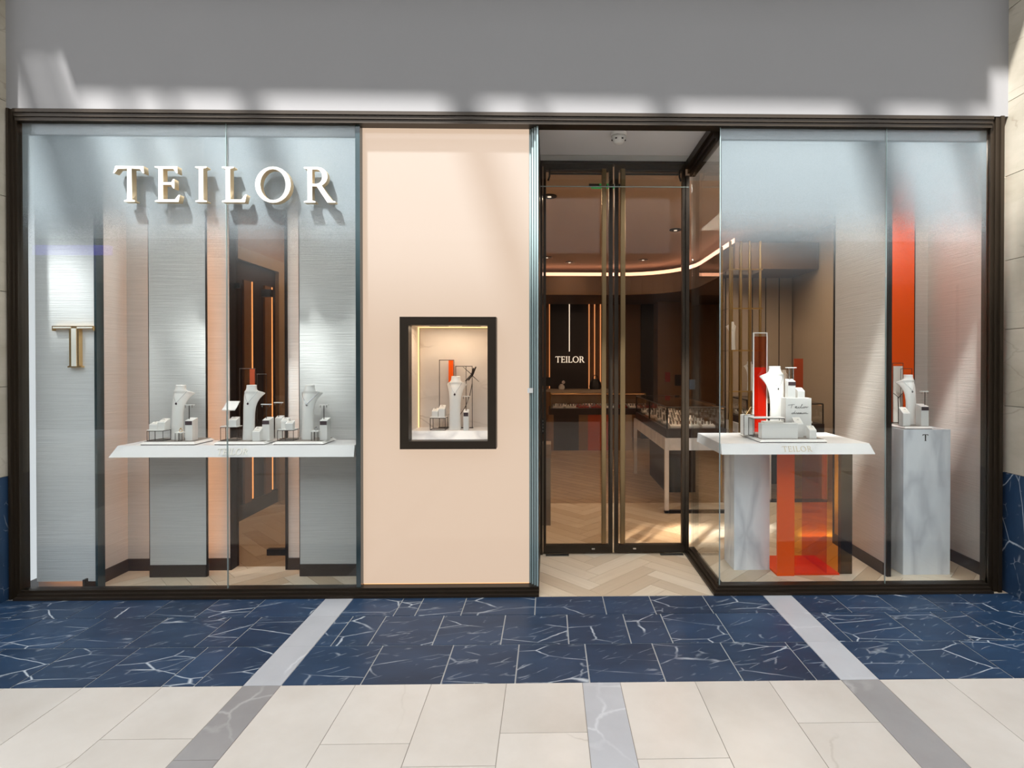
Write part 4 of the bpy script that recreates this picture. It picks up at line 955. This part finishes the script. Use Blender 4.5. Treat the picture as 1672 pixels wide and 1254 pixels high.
# back wall sign and lights
by = SB - .02
dk = thing('sign_board', 'dark board on the back wall carrying small white TEILOR letters', 'sign', (X(929, by), by, 0.9))
obj('board', B((X(899, by), X(960, by), by - .02, by + .01, .3, Z(482, by))), 'store_dark', dk)
lh = Z(582, by) - Z(592, by)
lettering([(c, x, Z(592, by)) for c, x in spread_text('TEILOR', X(906, by), X(954, by), lh)], lh, .02, by - .04, 'led_white', dk)
obj('light_line', B((X(929, by - .05), X(930.4, by - .05), by - .04, by - .022, Z(574, by), Z(484, by))), 'led_white', dk)
for i, u in enumerate((888.5, 896.6, 961, 970, 979.5)):
    obj('light_strip', B((X(u, by), X(u + 1.2, by), by - .05, by - .01, .9, Z(482, by))), 'led_thin', None, ('outer left', 'inner left', 'inner right', 'middle right', 'outer right')[i] + ' warm vertical light strip beside the back wall sign', 'light')
    obj('wall_slat', B((X(u + 1.8, by), X(u + (6.5 if i != 1 else 2.2), by), by - .08, by - .01, .2, Z(482, by))), 'store_wood', None, 'brown wood slat next to the %s light strip of the back wall' % ('outer left', 'inner left', 'inner right', 'middle right', 'outer right')[i], 'slat')
struct('door_3', B((X(1046, by), X(1073, by), by - .06, by - .01, 0, Z(486, by))), 'store_dark', 'dark doorway in the back wall of the shop', 'door')
obj('wall_cabinet', B((X(1074, by - .5), X(1130, by - .5), by - .5, by - .03, 0, Z(482, by - .5))), 'store_wood', None, 'brown full height cabinet right of the dark back doorway', 'cabinet')
obj('notice_plate', B((X(1086, by - .52), X(1094, by - .52), by - .53, by - .505, Z(622, by), Z(607, by))), 'red_pad', None, 'small dark red notice on the brown cabinet', 'sign')
obj('notice_plate', B((X(1102, by - .52), X(1113, by - .52), by - .53, by - .505, Z(628, by), Z(611, by))), 'store_dark', None, 'dark square notice on the brown cabinet', 'sign')
# back counter
kz = Z(636, 6.5)
bc = thing('counter', 'brown reception counter below the back wall sign', 'counter', (X(930, 6.5), 6.6, 0))
obj('body', B((X(878, 6.4), X(1000, 6.4), 6.4, 6.8, 0, kz - .04)), 'store_wood', bc); obj('top', B((X(877, 6.4), X(1001, 6.4), 6.38, 6.82, kz - .04, kz)), 'store_panel', bc)
m = thing('monitor', 'black computer monitor at the left end of the reception counter', 'monitor', (X(892, 6.6), 6.6, kz))
obj('screen', B((X(883, 6.6), X(899, 6.6), 6.59, 6.62, kz + .06, Z(616, 6.6))), 'black_plastic', m); obj('foot', B((X(888, 6.6), X(894, 6.6), 6.55, 6.66, kz, kz + .012), (X(890, 6.6), X(892, 6.6), 6.60, 6.62, kz + .012, kz + .07)), 'black_plastic', m)
m = thing('bag', 'black bag at the right end of the reception counter', 'bag', (X(972, 6.6), 6.6, kz))
obj('body', loft([[(X(972, 6.6) + rx * math.cos(R(a)), 6.6 + ry * math.sin(R(a)), kz + z) for a in range(0, 360, 30)] for rx, ry, z in ((.10, .07, 0), (.115, .08, .05), (.1, .07, .13), (.06, .04, .19))]), 'black_plastic', m)
obj('handle', tube([(X(972, 6.6) + .05 * math.cos(R(a)), 6.6, kz + .19 + .07 * math.sin(R(a))) for a in range(0, 181, 20)], .008), 'black_plastic', m)
v = thing('vase', 'small pale vase with a round top on the reception counter', 'vase', (X(917, 6.5), 6.5, kz))
obj('body', lathe([(.04, kz), (.06, kz + .03), (.05, kz + .07), (.025, kz + .09), (.03, kz + .1)], 14, c=(X(917, 6.5), 6.5)), 'white_plastic', v, smooth=True)
obj('ornament', lathe([(.01, kz + .1), (.03, kz + .12), (.032, kz + .14), (.01, kz + .165)], 12, c=(X(920, 6.5), 6.5)), 'white_plastic', v, smooth=True)
# showcase counters
ORD = ('first', 'second', 'third', 'fourth', 'fifth', 'sixth', 'seventh')
def tray_row(x0, x1, y, z, n, label, group, reds=()):
    for i in range(n):
        a = x0 + (x1 - x0) * i / n; b = a + (x1 - x0) / n * .82
        t = thing('jewellery_tray', ('red ' if i in reds else 'white ') + 'tray, ' + ORD[i] + ' from left, ' + label, 'tray', ((a + b) / 2, y, z), group)
        obj('pad', wedge(a, b, y - .08, y + .08, z, z + .018, z + .05), 'red_pad' if i in reds else 'leatherette', t)
        bm = bmesh.new()
        for k in range(4): box(bm, a + (b - a) * (k + .25) / 4, a + (b - a) * (k + .7) / 4, y - .03 + .02 * (k % 2), y + .01 + .02 * (k % 2), z + .03, z + .062)
        obj('jewels', bm, 'silver', t)
cy = 5.86
q0, q1 = X(899, cy), X(1054, cy); z1, z2 = Z(677, cy), Z(643, cy)
sc = thing('glass_counter', 'glass topped jewellery counter across the middle of the shop', 'showcase', ((q0 + q1) / 2, cy + .3, 0))
for (a, b, mt, nm) in ((895, 904, 'store_wood', 'front_panel'), (904, 945, 'store_dark', 'front_panel'), (945, 960, 'store_wood', 'front_panel'), (960, 994, 'rust_panel', 'colour_panel'), (994, 1020, 'store_wood', 'front_panel'), (1020, 1032, 'store_panel', 'front_panel')):
    obj(nm, B((X(a, cy), X(b, cy), cy, cy + .5, 0.0, z1 - .002)), mt, sc)
zd = Z(667, cy)
obj('drawer_band', B((X(896, cy), q1, cy - .02, cy + .52, z1, zd)), 'store_dark', sc)
obj('glass_case', B((q0, q1, cy, cy + .008, zd + .003, z2), (q0, q1, cy + .49, cy + .5, zd + .003, z2), (q0, q0 + .008, cy + .008, cy + .49, zd + .003, z2), (q1 - .008, q1, cy + .008, cy + .49, zd + .003, z2)), 'glass_case', sc)
obj('top_glass', B((q0, q1, cy, cy + .5, z2 + .001, z2 + .01)), 'glass_case', sc)
bm = bmesh.new()
for xx in (q0, q1):
    for yy in (cy, cy + .5): tube([(xx, yy, zd), (xx, yy, z2)], .008, 4, bm)
tube([(q0, cy, z2 + .004), (q1, cy, z2 + .004)], .008, 4, bm); obj('case_frame', bm, 'brass', sc)
obj('light_bar', B((q0 + .02, q1 - .02, cy + .012, cy + .018, z2 - .010, z2 - .006)), 'led_thin', sc)
tray_row(q0 + .04, q1 - .04, cy + .15, zd + .001, 7, 'front row of the counter across the shop', 'trays in the counter across the shop', (2, 3, 5))
tray_row(q0 + .08, q1 - .04, cy + .36, zd + .001, 6, 'back row of the counter across the shop', 'trays in the counter across the shop', (1,))
def long_case(x0, x1, y0, y1, label, grp, tl_label):
    t = thing('glass_counter', label, 'showcase', ((x0 + x1) / 2, (y0 + y1) / 2, 0))
    obj('slab', B((x0, x1, y0, y1, .63, .75)), 'marble_white', t)
    for xx in (x0, x1 - .04):
        for yy in (y0, y1 - .04): obj('leg', B((xx, xx + .04, yy, yy + .04, 0, .63)), 'marble_plain', t)
    obj('core', B((x0 + .2, x1 - .1, y0 + .9, y1 - .1, 0, .63)), 'store_dark', t)
    obj('floor_rail', B((x0, x1, y0, y0 + .04, 0.0, .03)), 'dark_metal', t)
    obj('drawer_band', B((x0 + .02, x1 - .02, y0 + .03, y1 - .03, .75, .84)), 'store_dark', t)
    g0, g1, h0, h1 = x0 + .03, x1 - .03, y0 + .04, y1 - .04
    obj('glass_case', B((g0, g1, h0, h0 + .006, .84, 1.05), (g0, g1, h1 - .006, h1, .84, 1.05), (g0, g0 + .006, h0 + .006, h1 - .006, .84, 1.05), (g1 - .006, g1, h0 + .006, h1 - .006, .84, 1.05)), 'glass_case', t)
    obj('top_glass', B((g0, g1, h0, h1, 1.051, 1.06)), 'glass_case', t)
    bm = bmesh.new()
    for xx in (g0, g1):
        for yy in (h0, (h0 + h1) / 2, h1): tube([(xx, yy, .84), (xx, yy, 1.055)], .008, 4, bm)
        tube([(xx, h0, 1.055), (xx, h1, 1.055)], .007, 4, bm)
    for yy in (h0, h1): tube([(g0, yy, 1.055), (g1, yy, 1.055)], .007, 4, bm)
    obj('case_frame', bm, 'dark_metal', t)
    obj('light_bar', B((g1 - .02, g1 - .01, h0 + .02, h1 - .02, 1.041, 1.045)), 'led_thin', t)  # glowing strip added to brighten the trays
    n = int((y1 - y0) / .3)
    for i in range(n): tray_row(g0 + .05, g1 - .05, h0 + .15 + i * (h1 - h0 - .3) / max(n - 1, 1), .841, 3, 'row ' + ('one', 'two', 'three', 'four', 'five', 'six')[i] + ' ' + tl_label, grp)
long_case(1.155, 1.80, 1.88, 3.9, 'long glass jewellery counter with marble slab right behind the doors', 'trays in the counter behind the doors', 'of the long counter behind the doors')
long_case(2.35, 3.0, 2.3, 3.7, 'shorter glass jewellery counter seen behind the display table', 'trays in the counter by the right wall', 'of the shorter counter by the right wall')
# grey stand just behind the left door leaf
g0, g1 = X(883.5, 1.5, 800), X(899, 1.5, 800)
gs = thing('pedestal', 'narrow grey pedestal right behind the left door leaf', 'pedestal', ((g0 + g1) / 2, 1.6, 0))
obj('shaft', B((g0, g1, 1.5, 1.7, 0, .62)), 'taupe_step', gs); obj('cap', B((g0 - .01, g1 + .005, 1.49, 1.71, .622, .75)), 'store_panel', gs)
# panelled wall and brass shelving seen through the right window
iy = 3.95
iw = struct('wall_inner', B((2.42, 3.34, iy, iy + .08, 0, 2.95)), 'store_panel', 'taupe panelled wall at the back of the right side of the shop', 'wall')
for k in range(5):
    xx = 2.42 + .92 * k / 5; obj('panel', B((xx + .006, xx + .178, iy - .02, iy - .001, .1, 2.9)), 'store_panel', iw); obj('joint_strip', B((xx - .006, xx + .004, iy - .024, iy - .001, .1, 2.9)), 'dark_metal', iw)
sy = 2.05
bs = thing('brass_shelving', 'tall brass post shelving between doors and display table', 'shelving', (1.95, sy, 0))
for xx in (1.86, 1.97, 2.06, 2.17):
    obj('post', tube([(xx, sy, 0), (xx, sy, 2.75)], .014, 8), 'brass', bs); obj('post', tube([(xx, sy + .28, 0), (xx, sy + .28, 2.75)], .014, 8), 'brass', bs)
for z in (1.2, 1.62, 2.05, 2.45): obj('shelf', B((1.84, 2.19, sy - .01, sy + .29, z, z + .015)), 'glass_case', bs); obj('rail', B((1.84, 2.19, sy - .02, sy - .012, z, z + .015)), 'brass', bs)
for (px_, z, lab) in ((1.93, 1.635, 'white bust on the second brass shelf'), (2.12, 1.215, 'white bust on the lowest brass shelf')):
    b = thing('necklace_bust', lab, 'bust', (px_, sy + .14, z)); o = link('bust_form', BUST, None, b); o.scale = (.3, .3, .3)
    pts = [(-.03, bust_front(.1, .86) * .3 - .002, .26), (0, bust_front(0, .68) * .3 - .002, .2), (.03, bust_front(.1, .86) * .3 - .002, .26)]
    obj('chain', tube(pts, .0012, 5), 'silver', b, local=True)
b = thing('necklace_bust', 'white bust on the rear counter seen right of the script box', 'bust', (2.66, 2.6, 1.061)); o = link('bust_form', BUST, None, b); o.scale = (.36, .36, .36)
obj('chain', tube([(-.035, bust_front(.1, .86) * .36 - .002, .31), (0, bust_front(0, .68) * .36 - .002, .245), (.035, bust_front(.1, .86) * .36 - .002, .31)], .0014, 5), 'silver', b, local=True)
b = thing('display_board', 'rust coloured upright board on the rear counter', 'display board', (2.86, 2.66, 1.061))
obj('board', B((2.80, 2.90, 2.66, 2.68, 1.061, 1.55)), 'rust_panel', b); obj('foot', B((2.78, 2.92, 2.62, 2.72, 1.061, 1.07)), 'wire_black', b)
# exit sign
ex = thing('exit_sign', 'hanging exit sign with green running figure behind the doors', 'sign', (X(988, 1.5, 298), 1.5, Z(306, 1.5)))
ez0, ez1 = Z(306, 1.5), Z(294, 1.5); e0, e1 = X(962, 1.5), X(1013, 1.5)
obj('housing', B((e0, e1, 1.5, 1.53, ez0 + .012, ez1)), 'store_dark', ex)
obj('hanger', tube([((e0 + e1) / 2, 1.515, ez1), ((e0 + e1) / 2, 1.515, SCZ)], .006), 'dark_metal', ex)
em = (e0 + e1) / 2
obj('pictogram', B((em - .05, em - .035, 1.496, 1.4995, ez0 + .02, ez0 + .045), (em - .03, em + .0, 1.496, 1.4995, ez0 + .025, ez0 + .04), (em + .02, em + .05, 1.496, 1.4995, ez0 + .02, ez0 + .045)), 'exit_green', ex)
obj('light_bar', B((e0 + .02, e1 - .02, 1.5, 1.53, ez0, ez0 + .01)), 'exit_green', ex)
# ceiling downlights and the fill and window lights of the shop
def down(u, v, lab, power):
    p_ = G(u, v, SCZ)
    d = thing('downlight', lab, 'downlight', (p_.x, p_.y, SCZ - .01))
    obj('rim', lathe([(.075, SCZ - .008), (.075, SCZ)], 18, c=(p_.x, p_.y)), 'dark_metal', d)
    obj('lens', lathe([(.02, SCZ - .012), (.02, SCZ - .0085)], 14, c=(p_.x, p_.y)), 'led_white', d)
    area('downlight_lamp', (p_.x, p_.y, SCZ - .03), (0, 0, 0), .12, .12, power, (1, .8, .6))
for u, v, l in ((897, 320, 'nearest ceiling downlight left behind the doors'), (893, 420, 'farthest ceiling downlight on the left'), (1103, 375, 'ceiling downlight on the right behind the doors'), (1050, 424, 'far ceiling downlight behind the right door leaf'), (930, 428, 'far ceiling downlight behind the left door leaf')):
    down(u, v, l, 11 if v < 400 else 4)
area('shop_fill_left', (-2.2, 2.6, SCZ - .05), (0, 0, 0), .5, 2.0, 26)  # fill light added for the shop's ambient, no fixture
area('shop_fill_right', (2.2, 2.3, SCZ - .05), (0, 0, 0), .8, 1.5, 34, (1, .84, .66))  # second added fill, brightens the right side of the shop
area('window_lamp_left', (-2.15, 0.16, zt0 + .05), (R(10), 0, 0), 1.5, .12, 20, (1, .95, .9))
area('window_lamp_right', (1.65, 0.22, RCZ - .05), (R(8), 0, 0), .9, .2, 13, (1, .93, .86))
area('window_lamp_pedestal', (2.62, 0.3, RCZ - .05), (R(8), 0, 0), .4, .2, 12, (1, .93, .86))
